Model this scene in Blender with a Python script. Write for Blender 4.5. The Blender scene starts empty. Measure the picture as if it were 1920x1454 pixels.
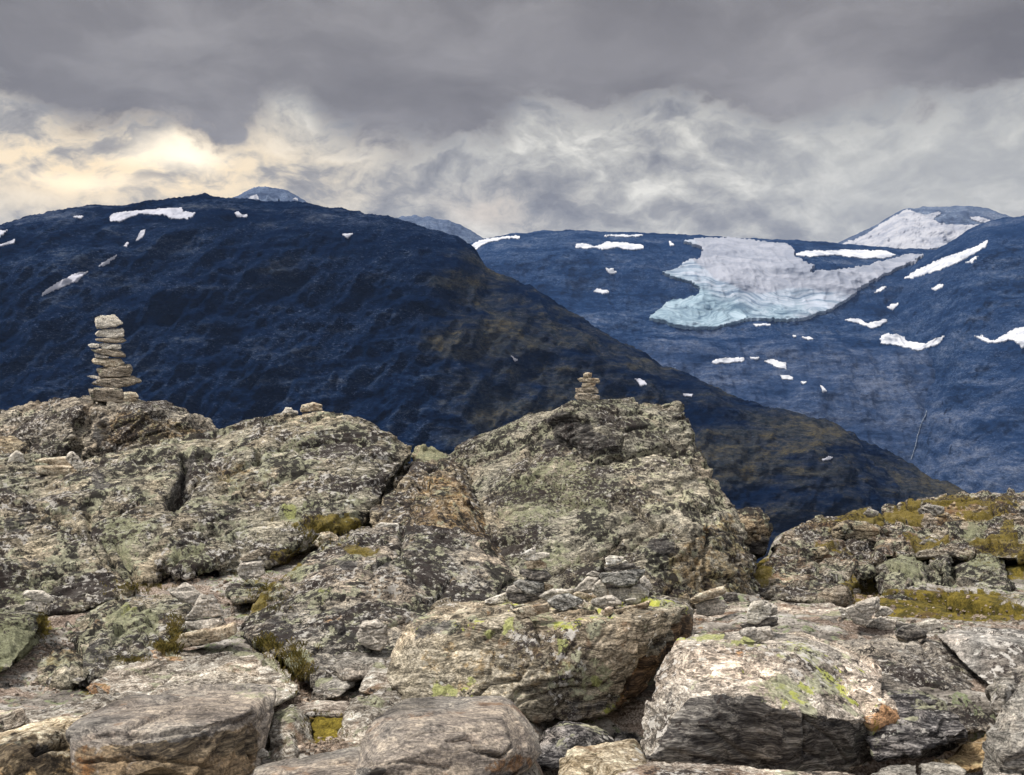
import bpy, bmesh, math, random
import numpy as np
from mathutils import Vector
from mathutils.bvhtree import BVHTree

# ------------------------------------------------------------------ camera, sky, sun, exposure
F = 2318.0            # focal length in photo pixels (photo is 1920 x 1454), eye level at row 727
CAMZ = 2.0
HAZE = 1.45e-5
C = bpy.context.scene.collection
SC = bpy.context.scene
cam_d = bpy.data.cameras.new('camera')
cam = bpy.data.objects.new('camera', cam_d); C.objects.link(cam)
cam.location = (0, 0, CAMZ); cam.rotation_euler = (math.radians(90), 0, 0)
cam_d.sensor_width = 36.0; cam_d.lens = 36.0 * F / 1920.0
cam_d.clip_start = 0.1; cam_d.clip_end = 60000
SC.camera = cam
SC.view_settings.view_transform = 'Standard'
SC.view_settings.look = 'None'
SC.view_settings.gamma = 1.0
SC.view_settings.exposure = 0.5
SC.cycles.volume_bounces = 1
SC.cycles.max_bounces = 6
SC.cycles.diffuse_bounces = 3

SUN_EL = math.radians(60); SUN_AZ = math.radians(-105)     # azimuth measured from +Y towards +X
sun_d = bpy.data.lights.new('sun', 'SUN'); sun_d.energy = 3.6; sun_d.angle = math.radians(12)
sun_d.color = (1.0, 0.95, 0.87)
sun = bpy.data.objects.new('sun', sun_d); C.objects.link(sun)
_d = Vector((math.sin(SUN_AZ) * math.cos(SUN_EL), math.cos(SUN_AZ) * math.cos(SUN_EL), math.sin(SUN_EL)))
sun.rotation_euler = _d.to_track_quat('Z', 'Y').to_euler()
sun.location = (0, 0, 50)


class NT:
    """small node-graph builder"""
    def __init__(s, tree):
        s.t = tree; s.t.nodes.clear()
    def n(s, ty, ins=None, **props):
        nd = s.t.nodes.new(ty)
        for k, v in props.items(): setattr(nd, k, v)
        for k, v in (ins or {}).items():
            sock = nd.inputs[k]
            if isinstance(v, bpy.types.NodeSocket): s.t.links.new(v, sock)
            else: sock.default_value = v
        return nd
    def m(s, op, a, b=0.0, c=None, clamp=False):
        i = {0: a, 1: b}
        if c is not None: i[2] = c
        return s.n('ShaderNodeMath', i, operation=op, use_clamp=clamp).outputs[0]
    def mix(s, f, a, b, mode='MIX'):
        nd = s.n('ShaderNodeMix', None, data_type='RGBA', blend_type=mode)
        for idx, v in ((0, f), (6, a), (7, b)):
            if isinstance(v, bpy.types.NodeSocket): s.t.links.new(v, nd.inputs[idx])
            else: nd.inputs[idx].default_value = v if idx == 0 else (*v[:3], 1)
        return nd.outputs[2]
    def mr(s, v, a, b, c=0.0, d=1.0, smooth=True):
        return s.n('ShaderNodeMapRange', {0: v, 1: a, 2: b, 3: c, 4: d}, interpolation_type='SMOOTHSTEP' if smooth else 'LINEAR', clamp=True).outputs[0]
    def noise(s, vec, scale, detail=6, rough=0.6, dist=0.0, out=0):
        return s.n('ShaderNodeTexNoise', {'Vector': vec, 'Scale': scale, 'Detail': detail, 'Roughness': rough, 'Distortion': dist}).outputs[out]
    def ramp(s, f, stops, interp='LINEAR'):
        nd = s.n('ShaderNodeValToRGB', {0: f}); cr = nd.color_ramp; cr.interpolation = interp
        while len(cr.elements) < len(stops): cr.elements.new(0.5)
        for e, (p, c) in zip(cr.elements, stops):
            e.position = p; e.color = (*c, 1) if len(c) == 3 else c
        return nd.outputs[0]
    def mapping(s, vec, loc=(0, 0, 0), rot=(0, 0, 0), scale=(1, 1, 1)):
        return s.n('ShaderNodeMapping', {'Vector': vec, 'Location': loc, 'Rotation': [math.radians(a) for a in rot], 'Scale': scale}).outputs[0]


def g3(v): return (v, v, v)

W = bpy.data.worlds.new('World'); SC.world = W; W.use_nodes = True
w = NT(W.node_tree)
tc = w.n('ShaderNodeTexCoord').outputs['Generated']
sep = w.n('ShaderNodeSeparateXYZ', {0: tc})
X, Y_, Z_ = sep.outputs
az = w.m('ARCTAN2', X, Y_)
hyp = w.m('SQRT', w.m('ADD', w.m('MULTIPLY', X, X), w.m('MULTIPLY', Y_, Y_)))
el = w.m('ARCTAN2', Z_, hyp)
comb = w.n('ShaderNodeCombineXYZ', {0: az, 1: el, 2: 0.0}).outputs[0]
# billows: warped coordinates
wn = w.noise(w.mapping(comb, scale=(1, 1.6, 1)), 7, 5, 0.55, 0, 1)
wv = w.n('ShaderNodeVectorMath', {0: wn, 1: (0.5, 0.5, 0.5)}, operation='SUBTRACT').outputs[0]
wv = w.n('ShaderNodeVectorMath', {0: wv, 'Scale': 0.075}, operation='SCALE').outputs[0]
warp = w.n('ShaderNodeVectorMath', {0: comb, 1: wv}, operation='ADD').outputs[0]
ws = w.n('ShaderNodeSeparateXYZ', {0: warp}); WU, WV = ws.outputs[0], ws.outputs[1]

def blob(px, py, rx, ry, soft=1.0, rot=0):
    """soft patch of cloud round a fixed direction of the sky"""
    u0 = math.atan((px - 960) / F); v0 = math.atan((727 - py) / F)
    mp = w.n('ShaderNodeMapping', {'Vector': warp, 'Location': (u0, v0, 0), 'Rotation': (0, 0, math.radians(rot)), 'Scale': (rx / F, ry / F, 1)}, vector_type='TEXTURE').outputs[0]
    ln = w.n('ShaderNodeVectorMath', {0: mp}, operation='LENGTH').outputs['Value']
    return w.mr(ln, 1.0 + 0.0, 1.0 - soft)

def sky_y(py): return math.atan((727 - py) / F)

n_big = w.noise(w.mapping(warp, scale=(1, 2.2, 1)), 6, 7, 0.55)
n_mid = w.noise(w.mapping(warp, rot=(0, 0, -28), scale=(1, 1.8, 1)), 16, 8, 0.58)
n_fine = w.noise(w.mapping(warp, rot=(0, 0, -35), scale=(1, 1.5, 1)), 40, 6, 0.6)
# lower deck of bright cloud
tex = w.m('ADD', w.m('MULTIPLY', n_mid, 0.50), w.m('ADD', w.m('MULTIPLY', n_big, 0.22), w.m('MULTIPLY', n_fine, 0.28)))
low = w.ramp(tex, [(0.39, (0.25, 0.25, 0.265)), (0.46, (0.37, 0.365, 0.36)), (0.53, (0.56, 0.545, 0.505)), (0.61, (0.86, 0.83, 0.75))])
# smooth veil on the right
veil = w.m('MULTIPLY', blob(1750, 330, 560, 220, 0.9), 0.6)
low = w.mix(veil, low, (0.56, 0.56, 0.535))
# warm light breaking through, left
gl = blob(230, 330, 640, 190, 1.0)
warmtex = w.mr(tex, 0.43, 0.56)
glow = w.m('MULTIPLY', gl, w.m('ADD', 0.12, w.m('MULTIPLY', warmtex, 1.0)))
low = w.mix(glow, low, (1.10, 0.88, 0.58))
gl2 = w.m('MULTIPLY', blob(330, 300, 130, 50, 1.0), 0.95)
low = w.mix(gl2, low, (1.5, 1.3, 0.98))
gl2 = w.m('MULTIPLY', blob(190, 368, 170, 40, 1.0), 0.8)
low = w.mix(gl2, low, (1.4, 1.15, 0.80))
gl3 = w.m('MULTIPLY', blob(930, 385, 220, 70, 1.0), w.m('MULTIPLY', warmtex, 0.7))
low = w.mix(gl3, low, (0.72, 0.62, 0.52))
# dark deck above, ragged lower edge
edge = w.n('ShaderNodeFloatCurve', {1: w.m('MULTIPLY_ADD', az, 1.0 / 0.9, 0.5, clamp=True)})
cv = edge.mapping.curves[0]
def cxy(px, py): return (math.atan((px - 960) / F) / 0.9 + 0.5, sky_y(py) / 0.4)
pts = [(0.0, 0.42)] + [cxy(*p) for p in [(-60, 190), (120, 235), (260, 250), (430, 262), (520, 200), (640, 240), (760, 285), (930, 262), (1010, 195), (1150, 190), (1330, 185), (1480, 220), (1600, 212), (1750, 225), (1920, 215), (2100, 225)]] + [(1.0, 0.62)]
cv.points[0].location = pts[0]; cv.points[1].location = pts[-1]
for p in pts[1:-1]: cv.points.new(*p)
edge.mapping.update()
ev = w.m('MULTIPLY', edge.outputs[0], 0.4)
dv = w.m('SUBTRACT', w.m('ADD', WV, w.m('MULTIPLY', w.m('SUBTRACT', tex, 0.5), 0.16)), ev)
dmask = w.mr(dv, -0.012, 0.014)
hole = blob(575, 205, 85, 50, 0.9, -20)
dmask = w.m('SUBTRACT', dmask, w.m('MULTIPLY', hole, w.mr(tex, 0.40, 0.56, 0.2, 0.95)), clamp=True)
darkc = w.ramp(n_big, [(0.34, (0.185, 0.175, 0.178)), (0.5, (0.245, 0.233, 0.235)), (0.66, (0.34, 0.325, 0.325))])
darkc = w.mix(w.m('MULTIPLY', blob(1100, 90, 700, 90, 1.0), 0.35), darkc, (0.35, 0.335, 0.34))
sky = w.mix(dmask, low, darkc)
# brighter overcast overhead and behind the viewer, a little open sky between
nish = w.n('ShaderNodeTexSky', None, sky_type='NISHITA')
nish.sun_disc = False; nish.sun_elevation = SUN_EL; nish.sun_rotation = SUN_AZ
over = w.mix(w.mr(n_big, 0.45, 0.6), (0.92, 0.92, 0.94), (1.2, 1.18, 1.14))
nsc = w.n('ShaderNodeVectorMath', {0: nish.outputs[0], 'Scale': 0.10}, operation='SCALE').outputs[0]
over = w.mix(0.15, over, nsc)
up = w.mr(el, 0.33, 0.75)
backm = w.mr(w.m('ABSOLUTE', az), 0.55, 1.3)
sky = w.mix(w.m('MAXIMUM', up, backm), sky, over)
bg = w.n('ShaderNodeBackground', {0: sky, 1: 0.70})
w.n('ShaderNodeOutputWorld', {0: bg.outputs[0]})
W.cycles.sampling_method = 'MANUAL'; W.cycles.sample_map_resolution = 512

# ------------------------------------------------------------------ numeric noise
def hsh(i, j, k, s=0):
    h = (i * 374761393 + j * 668265263 + k * 2147483647 + s * 974711 + 1013904223) & 0xFFFFFFFF
    h = ((h ^ (h >> 13)) * 1274126177) & 0xFFFFFFFF
    h = ((h ^ (h >> 16)) * 2246822519) & 0xFFFFFFFF
    return ((h ^ (h >> 15)) & 0xFFFFFF) / float(0xFFFFFF)

def vnoise(p, s=0):
    i = np.floor(p).astype(np.int64); f = p - i
    u = f * f * f * (f * (f * 6 - 15) + 10)
    r = 0
    for a in (0, 1):
        wa = u[:, 0] if a else 1 - u[:, 0]
        for b in (0, 1):
            wb = wa * (u[:, 1] if b else 1 - u[:, 1])
            for c in (0, 1):
                r = r + wb * (u[:, 2] if c else 1 - u[:, 2]) * hsh(i[:, 0] + a, i[:, 1] + b, i[:, 2] + c, s)
    return r * 2 - 1

def fbm(p, o=4, s=0, rough=0.5):
    r = 0; a = 1.0; t = 0; q = p.copy()
    for k in range(o):
        r = r + a * vnoise(q, s + k * 17); t += a; a *= rough; q = q * 2.03 + 11.3
    return r / t

def ridged(p, o=4, s=0):
    r = 0; a = 1.0; t = 0; q = p.copy()
    for k in range(o):
        r = r + a * (1 - np.abs(vnoise(q, s + k * 13))); t += a; a *= 0.55; q = q * 2.1 + 7.7
    return r / t

def worley(p, s=0):
    """distance to the two nearest cell centres and a random value of the nearest"""
    i = np.floor(p).astype(np.int64)
    d1 = np.full(len(p), 9.0); d2 = d1.copy(); val = np.zeros(len(p)); tilt = np.zeros(len(p))
    for a in (-1, 0, 1):
        for b in (-1, 0, 1):
            for c in (-1, 0, 1):
                ci, cj, ck = i[:, 0] + a, i[:, 1] + b, i[:, 2] + c
                dx = ci + hsh(ci, cj, ck, s) - p[:, 0]; dy = cj + hsh(ci, cj, ck, s + 1) - p[:, 1]; dz = ck + hsh(ci, cj, ck, s + 2) - p[:, 2]
                d = dx * dx + dy * dy + dz * dz
                near = d < d1
                d2 = np.where(near, d1, np.minimum(d2, d))
                r = hsh(ci, cj, ck, s + 3); q1 = hsh(ci, cj, ck, s + 4) - .5; q2 = hsh(ci, cj, ck, s + 5) - .5; q3 = hsh(ci, cj, ck, s + 6) - .5
                tl = q1 * dx + q2 * dy + q3 * dz
                val = np.where(near, r, val); tilt = np.where(near, tl, tilt)
                d1 = np.where(near, d, d1)
    return np.sqrt(d1), np.sqrt(d2), val, tilt

# ------------------------------------------------------------------ helpers
def P(px, py, Y):
    return ((px - 960) / F * Y, Y, CAMZ + (727 - py) / F * Y)

def proj(co):
    return 960 + co[:, 0] / co[:, 1] * F, 727 - (co[:, 2] - CAMZ) / co[:, 1] * F

def ss(x, a, b):
    t = np.clip((x - a) / (b - a), 0, 1); return t * t * (3 - 2 * t)

def mesh_np(name, verts, faces, mats=(), smooth=True):
    me = bpy.data.meshes.new(name)
    me.from_pydata([tuple(v) for v in verts], [], [tuple(f) for f in faces]); 
    for m in mats: me.materials.append(m)
    if smooth: me.polygons.foreach_set('use_smooth', np.ones(len(me.polygons), bool))
    me.update(); return me

def grid_mesh(name, co, nr, nc, mat, keep=None):
    me = bpy.data.meshes.new(name)
    idx = np.arange(nr * nc).reshape(nr, nc)
    q = np.stack([idx[:-1, :-1], idx[:-1, 1:], idx[1:, 1:], idx[1:, :-1]], -1).reshape(-1, 4)
    if keep is not None: q = q[keep]
    me.vertices.add(nr * nc); me.vertices.foreach_set('co', co.astype(np.float32).ravel())
    me.loops.add(q.size); me.loops.foreach_set('vertex_index', q.ravel().astype(np.int32))
    me.polygons.add(len(q)); me.polygons.foreach_set('loop_start', (np.arange(len(q)) * 4).astype(np.int32))
    me.polygons.foreach_set('use_smooth', np.ones(len(q), bool))
    me.materials.append(mat); me.update(calc_edges=True); me.validate(); return me

def attr(me, name, vals):
    a = me.attributes.new(name, 'FLOAT', 'POINT'); a.data.foreach_set('value', np.asarray(vals, np.float32))

def tag(o, label=None, cat=None, group=None, kind=None):
    if label: o['label'] = label
    if cat: o['category'] = cat
    if group: o['group'] = group
    if kind: o['kind'] = kind
    return o

def link(name, me, **kw):
    o = bpy.data.objects.new(name, me); C.objects.link(o); tag(o, **kw); return o

def dist_poly(px, py, pts, closed=False):
    d = np.full(len(px), 1e9); n = len(pts)
    for i in range(n if closed else n - 1):
        (ax, ay), (bx, by) = pts[i], pts[(i + 1) % n]
        vx, vy = bx - ax, by - ay; L = vx * vx + vy * vy + 1e-9
        t = np.clip(((px - ax) * vx + (py - ay) * vy) / L, 0, 1)
        d = np.minimum(d, np.hypot(px - ax - t * vx, py - ay - t * vy))
    return d

def inside(px, py, pts):
    r = np.zeros(len(px), bool); n = len(pts)
    for i in range(n):
        (ax, ay), (bx, by) = pts[i], pts[(i + 1) % n]
        c = (ay > py) != (by > py)
        with np.errstate(divide='ignore', invalid='ignore'):
            r ^= c & (px < (bx - ax) * (py - ay) / (by - ay + 1e-12) + ax)
    return r

# ------------------------------------------------------------------ materials
def principled(nt, col, rough=0.85, bump=None, bstr=0.5, bdist=0.02, spec=0.3):
    nd = nt.n('ShaderNodeBsdfPrincipled', {'Roughness': rough, 'Specular IOR Level': spec})
    if isinstance(col, bpy.types.NodeSocket): nt.t.links.new(col, nd.inputs['Base Color'])
    else: nd.inputs['Base Color'].default_value = (*col, 1)
    if bump is not None:
        b = nt.n('ShaderNodeBump', {'Strength': bstr, 'Distance': bdist, 'Height': bump})
        nt.t.links.new(b.outputs[0], nd.inputs['Normal'])
    nt.n('ShaderNodeOutputMaterial', {0: nd.outputs[0]})

def at(nt, name): return nt.n('ShaderNodeAttribute', None, attribute_name=name).outputs['Fac']

def rock_mat(name, cols, rot=(0, 0, 0), band=9, stretch=7, green=0.3, black=0.3, white=0.2, yellow=0.0, rust=0.1,
             moss=0.0, spk=1.0, bump=0.8, contrast=1.0, greenc=(0.30, 0.295, 0.205), seed=0, size=1.0, speck=1.0, tone=1.0):
    """foliated gneiss with crusts of lichen; cols = dark, mid, light"""
    cols = [(c[0] * 1.25, c[1] * 1.21, c[2] * 1.14) for c in cols]
    m = bpy.data.materials.new(name); m.use_nodes = True; t = NT(m.node_tree)
    co = t.n('ShaderNodeTexCoord').outputs['Object']
    co = t.mapping(co, loc=(seed * 3.7, seed * 1.9, seed * 5.1))
    fl = t.mapping(co, rot=rot, scale=(1, 1, stretch))
    wob = t.noise(co, 2.2, 3, 0.5, 0, 1)
    wv = t.n('ShaderNodeVectorMath', {0: wob, 'Scale': 1.3}, operation='SCALE').outputs[0]
    fl = t.n('ShaderNodeVectorMath', {0: fl, 1: wv}, operation='ADD').outputs[0]
    f1 = t.noise(fl, band * 0.55, 9, 0.68, 0.3)
    f2 = t.noise(fl, band * 2.6, 6, 0.65, 0.5)
    fine = t.noise(co, 75 * size, 5, 0.7)
    big = t.noise(co, 1.7, 4, 0.55)
    f = t.m('ADD', t.m('MULTIPLY', f1, 0.55), t.m('MULTIPLY', f2, 0.45))
    k = 0.052 / contrast
    col = t.ramp(f, [(0.5 - 2.1 * k, tuple(c * 0.35 for c in cols[0])), (0.5 - k, cols[0]), (0.5, cols[1]), (0.5 + k * 1.0, cols[2]), (0.5 + 2.2 * k, tuple(min(.75, c * 1.5) for c in cols[2]))])
    pk = t.noise(co, 0.9, 4, 0.6)
    col = t.mix(t.mr(pk, 0.42, 0.62), col, t.mix(1.0, col, (1.10, 1.02, 0.96), 'MULTIPLY'))
    # broad tone shifts
    col = t.mix(t.mr(big, 0.46, 0.60, 0, tone), col, t.mix(1.0, col, (0.62, 0.61, 0.60), 'MULTIPLY'))
    col = t.mix(t.mr(big, 0.44, 0.36, 0, tone), col, t.mix(1.0, col, (1.28, 1.26, 1.22), 'MULTIPLY'))
    sp = t.noise(fl, band * 7.5, 4, 0.62)
    sd = t.mr(sp, 0.43, 0.36); sb = t.mr(sp, 0.575, 0.64)
    col = t.mix(t.m('MULTIPLY', sd, 0.75 * speck), col, t.mix(1.0, col, (0.28, 0.26, 0.25), 'MULTIPLY'))
    col = t.mix(t.m('MULTIPLY', sb, 0.7 * speck), col, t.mix(1.0, col, (1.9, 1.85, 1.75), 'MULTIPLY'))
    hgt = t.m('ADD', t.m('MULTIPLY', f, 1.0), t.m('ADD', t.m('MULTIPLY', fine, 0.25), t.m('MULTIPLY', sp, 0.35)))
    # grain
    grain = t.mr(fine, 0.36, 0.64, 0.5, 1.5, False)
    col = t.mix(1.0, col, t.n('ShaderNodeCombineXYZ', {0: grain, 1: grain, 2: grain}).outputs[0], 'MULTIPLY')
    # pale-green crust
    big2 = t.noise(co, 2.6 * size, 3, 0.5)
    def patch(scale, amount, detail=9, rough=0.68, off=0.0, edge=0.025, gate=None, gs=0.8):
        n = t.noise(t.mapping(co, loc=(off, off * 1.3, -off)), scale * size, detail, rough)
        th = 0.66 - 0.26 * amount
        if gate is not None: n = t.m('ADD', n, t.m('MULTIPLY', t.m('SUBTRACT', gate, 0.5), gs))
        return t.mr(n, th, th + edge)
    gc = t.mix(t.mr(t.noise(co, 34 * size, 4, 0.7), 0.4, 0.62), tuple(c * 0.62 for c in greenc), tuple(min(1, c * 1.45) for c in greenc))
    if green > 0:
        gm = patch(6.5, green, gate=big2, off=3.1)
        gm = t.m('MULTIPLY', gm, 0.86)
        col = t.mix(gm, col, gc); hgt = t.m('ADD', hgt, t.m('MULTIPLY', gm, 0.10))
    if white > 0:
        v = t.n('ShaderNodeTexVoronoi', {'Vector': t.n('ShaderNodeVectorMath', {0: co, 1: t.n('ShaderNodeVectorMath', {0: t.noise(co, 18, 3, .6, 0, 1), 'Scale': 0.07}, operation='SCALE').outputs[0]}, operation='ADD').outputs[0], 'Scale': 21.0 * size, 'Randomness': 1.0})
        gate = t.mr(t.noise(co, 3.4, 3, 0.6), 0.60 - 0.22 * white, 0.72 - 0.22 * white)
        rr = t.n('ShaderNodeSeparateColor', {0: v.outputs['Color']}).outputs[0]
        wm = t.m('MULTIPLY', t.mr(v.outputs['Distance'], t.m('MULTIPLY', rr, 0.52), t.m('MULTIPLY', rr, 0.36)), gate)
        col = t.mix(t.m('MULTIPLY', wm, 0.85), col, (0.50, 0.49, 0.44)); hgt = t.m('ADD', hgt, t.m('MULTIPLY', wm, 0.12))
        wm2 = patch(15, white * 0.75, off=9.4, gate=big)
        col = t.mix(t.m('MULTIPLY', wm2, 0.8), col, (0.52, 0.49, 0.45))
    if rust > 0:
        rm = patch(3.2, rust, off=5.7, edge=0.09)
        col = t.mix(t.m('MULTIPLY', rm, 0.6), col, (0.19, 0.105, 0.055))
    if black > 0:
        bm = patch(14, black, off=1.7, gate=big2, rough=0.76, gs=0.5)
        col = t.mix(t.m('MULTIPLY', bm, 0.93), col, (0.018, 0.015, 0.015)); hgt = t.m('ADD', hgt, t.m('MULTIPLY', bm, -0.10))
    if yellow > 0:
        ym = patch(9, yellow, off=12.2, gate=big2)
        col = t.mix(t.m('MULTIPLY', ym, 0.8), col, (0.36, 0.38, 0.07))
    brk = t.noise(co, 12, 7, 0.75)
    for nm, c, lo in (('a_pale', (0.55, 0.52, 0.48), 0.5), ('a_dark', (0.055, 0.05, 0.05), 0.5), ('a_brown', (0.15, 0.115, 0.07), 0.5), ('a_rust', (0.25, 0.115, 0.035), 0.5), ('a_green', (0.27, 0.275, 0.165), 0.5), ('a_yel', (0.29, 0.30, 0.115), 0.5), ('a_moss', (0.15, 0.112, 0.018), 0.5)):
        am = at(t, nm)
        mk = t.mr(t.m('ADD', am, t.m('MULTIPLY', t.m('SUBTRACT', brk, 0.5), 1.5)), 0.40, 0.60)
        mk = t.m('MULTIPLY', mk, t.mr(am, 0.02, 0.15))
        if nm == 'a_green':
            mk = t.mr(t.m('ADD', am, t.m('MULTIPLY', t.m('SUBTRACT', t.noise(co, 16, 9, 0.78), 0.5), 2.6)), 0.44, 0.54)
            mk = t.m('MULTIPLY', mk, t.mr(am, 0.02, 0.15))
        if nm == 'a_dark':
            db = t.ramp(t.m('ADD', t.m('MULTIPLY', f1, 0.6), t.m('MULTIPLY', f2, 0.4)), [(0.41, (0.010, 0.009, 0.010)), (0.47, (0.035, 0.032, 0.032)), (0.52, (0.085, 0.078, 0.072)), (0.57, (0.20, 0.185, 0.165)), (0.62, (0.36, 0.33, 0.30))])
            col = t.mix(t.m('MULTIPLY', mk, 0.93), col, db)
        elif nm in ('a_yel', 'a_moss', 'a_green'):
            st = 0.7 if nm == 'a_green' else 0.88
            cc = t.mix(t.mr(fine, 0.35, 0.65), tuple(x * 0.55 for x in c), tuple(min(1, x * 1.35) for x in c))
            col = t.mix(t.m('MULTIPLY', mk, st), col, cc)
        else:
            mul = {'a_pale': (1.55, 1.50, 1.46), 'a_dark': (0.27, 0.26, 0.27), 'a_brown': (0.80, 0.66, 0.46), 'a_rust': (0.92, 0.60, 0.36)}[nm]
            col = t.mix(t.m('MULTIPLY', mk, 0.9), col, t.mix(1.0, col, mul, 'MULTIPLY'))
        if nm == 'a_yel': hgt = t.m('ADD', hgt, t.m('MULTIPLY', mk, 0.1))
    if black > 0:
        bm2 = patch(30, black * 0.78 * spk, off=7.1, gate=big, rough=0.7)
        col = t.mix(t.m('MULTIPLY', bm2, 0.92), col, (0.03, 0.022, 0.02))
    principled(t, col, 0.88, hgt, bump, 0.042, 0.2)
    return m

def moss_mat(name, c1, c2):
    m = bpy.data.materials.new(name); m.use_nodes = True; t = NT(m.node_tree)
    co = t.n('ShaderNodeTexCoord').outputs['Object']
    n1 = t.noise(co, 8, 7, 0.7); n2 = t.noise(co, 90, 4, 0.7)
    col = t.mix(t.mr(n1, 0.38, 0.62), c1, c2)
    gr = t.mr(n2, 0.35, 0.65, 0.45, 1.5, False)
    col = t.mix(1.0, col, t.n('ShaderNodeCombineXYZ', {0: gr, 1: gr, 2: gr}).outputs[0], 'MULTIPLY')
    principled(t, col, 0.95, t.m('ADD', n1, n2), 0.9, 0.02, 0.1)
    return m

def ground_mat():
    m = bpy.data.materials.new('stony_ground'); m.use_nodes = True; t = NT(m.node_tree)
    co = t.n('ShaderNodeTexCoord').outputs['Object']
    fl = t.mapping(co, rot=(0, 14, 20), scale=(0.45, 1, 4))
    f1 = t.noise(fl, 5, 9, 0.7, 0.4); fine = t.noise(co, 70, 5, 0.72); mid = t.noise(co, 9, 8, 0.7); big = t.noise(co, 1.2, 5, 0.6)
    rock = t.ramp(f1, [(0.33, (0.05, 0.045, 0.04)), (0.44, (0.17, 0.15, 0.13)), (0.52, (0.30, 0.27, 0.235)), (0.62, (0.45, 0.42, 0.38))])
    rock = t.mix(t.mr(mid, 0.53, 0.56), rock, (0.20, 0.22, 0.13))
    rock = t.mix(t.mr(t.noise(co, 22, 7, .75), 0.55, 0.58, 0, 0.9), rock, (0.03, 0.025, 0.022))
    soil = t.ramp(t.m('ADD', t.m('MULTIPLY', fine, 0.6), t.m('MULTIPLY', f1, 0.4)), [(0.40, (0.055, 0.036, 0.026)), (0.5, (0.19, 0.145, 0.115)), (0.60, (0.42, 0.36, 0.31))])
    soil = t.mix(t.mr(mid, 0.5, 0.62, 0, 0.7), soil, (0.30, 0.23, 0.18))
    moss = t.mix(t.mr(mid, 0.4, 0.6), (0.05, 0.042, 0.010), (0.165, 0.125, 0.024))
    moss = t.mix(t.mr(big, 0.5, 0.62, 0, 0.75), moss, (0.085, 0.052, 0.024))
    brk = t.m('MULTIPLY', t.m('SUBTRACT', mid, 0.5), 1.6)
    sm = t.mr(t.m('ADD', at(t, 'a_soil'), brk), 0.42, 0.58)
    col = t.mix(sm, rock, soil)
    mm = t.mr(t.m('ADD', at(t, 'a_moss'), brk), 0.42, 0.58)
    col = t.mix(mm, col, moss)
    gr = t.mr(fine, 0.35, 0.65, 0.6, 1.4, False)
    col = t.mix(1.0, col, t.n('ShaderNodeCombineXYZ', {0: gr, 1: gr, 2: gr}).outputs[0], 'MULTIPLY')
    principled(t, col, 0.93, t.m('ADD', t.m('ADD', f1, t.m('MULTIPLY', mid, .6)), t.m('MULTIPLY', fine, .35)), 0.9, 0.035, 0.15)
    return m

def mountain_mat(name, dark, mid, light, moss=0.0, streak=(0, 35, 0), sc=1.0, mossc=(0.085, 0.068, 0.034), bdist=16):
    m = bpy.data.materials.new(name); m.use_nodes = True; t = NT(m.node_tree)
    co = t.n('ShaderNodeTexCoord').outputs['Object']
    st = t.mapping(co, rot=streak, scale=(0.35, 0.6, 1.6))
    n1 = t.noise(st, 0.012 * sc, 12, 0.72, 0.5); n2 = t.noise(st, 0.05 * sc, 8, 0.75, 0.3); n3 = t.noise(co, 0.0028 * sc, 6, 0.6)
    n4 = t.noise(t.mapping(co, rot=streak, scale=(0.5, 0.7, 1.3)), 0.14 * sc, 5, 0.75)
    f = t.m('ADD', t.m('MULTIPLY', n1, 0.42), t.m('ADD', t.m('MULTIPLY', n2, 0.33), t.m('MULTIPLY', n4, 0.25)))
    col = t.ramp(f, [(0.42, tuple(c * 0.35 for c in dark)), (0.48, dark), (0.53, mid), (0.585, light), (0.63, tuple(c * 1.6 for c in light))])
    col = t.mix(t.mr(n3, 0.40, 0.62, 0, 0.6), col, dark)
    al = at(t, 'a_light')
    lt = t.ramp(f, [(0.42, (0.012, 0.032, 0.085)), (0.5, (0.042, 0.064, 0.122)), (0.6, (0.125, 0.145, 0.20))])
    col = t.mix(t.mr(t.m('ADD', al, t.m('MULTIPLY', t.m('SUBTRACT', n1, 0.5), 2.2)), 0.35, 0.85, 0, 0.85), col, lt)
    n5 = t.noise(t.mapping(co, rot=streak, scale=(0.55, 0.8, 1.4)), 0.30 * sc, 4, 0.7)
    fk = t.m('MULTIPLY', t.mr(n5, 0.56, 0.66), t.mr(n1, 0.42, 0.56))
    col = t.mix(t.m('MULTIPLY', fk, 0.75), col, tuple(c * 1.7 for c in light))
    col = t.mix(t.m('MULTIPLY', t.mr(n5, 0.46, 0.38), 0.6), col, tuple(c * 0.3 for c in dark))
    f = t.m('ADD', f, t.m('MULTIPLY', n5, 0.25))
    if moss > 0:
        am = at(t, 'a_moss')
        mk = t.mr(t.m('ADD', t.m('MULTIPLY', am, 0.12 * moss), t.m('ADD', t.m('MULTIPLY', n2, 0.5), t.m('MULTIPLY', n1, 0.5))), 0.62, 0.72)
        mk = t.m('MULTIPLY', mk, t.mr(am, 0.05, 0.6))
        mk2 = t.m('MULTIPLY', t.mr(t.m('ADD', t.m('MULTIPLY', am, 0.10), n1), 0.50, 0.66), t.mr(am, 0.05, 0.6))
        col = t.mix(t.m('MULTIPLY', mk2, 0.6), col, t.mix(t.mr(n4, 0.4, 0.6), (0.02, 0.024, 0.02), (0.06, 0.055, 0.038)))
        col = t.mix(t.m('MULTIPLY', t.m('MULTIPLY', mk, t.mr(n5, 0.42, 0.58, 0.25, 0.9)), 1.0), col, mossc)
    principled(t, col, 0.95, f, 1.0, bdist, 0.0)
    return m

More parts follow.
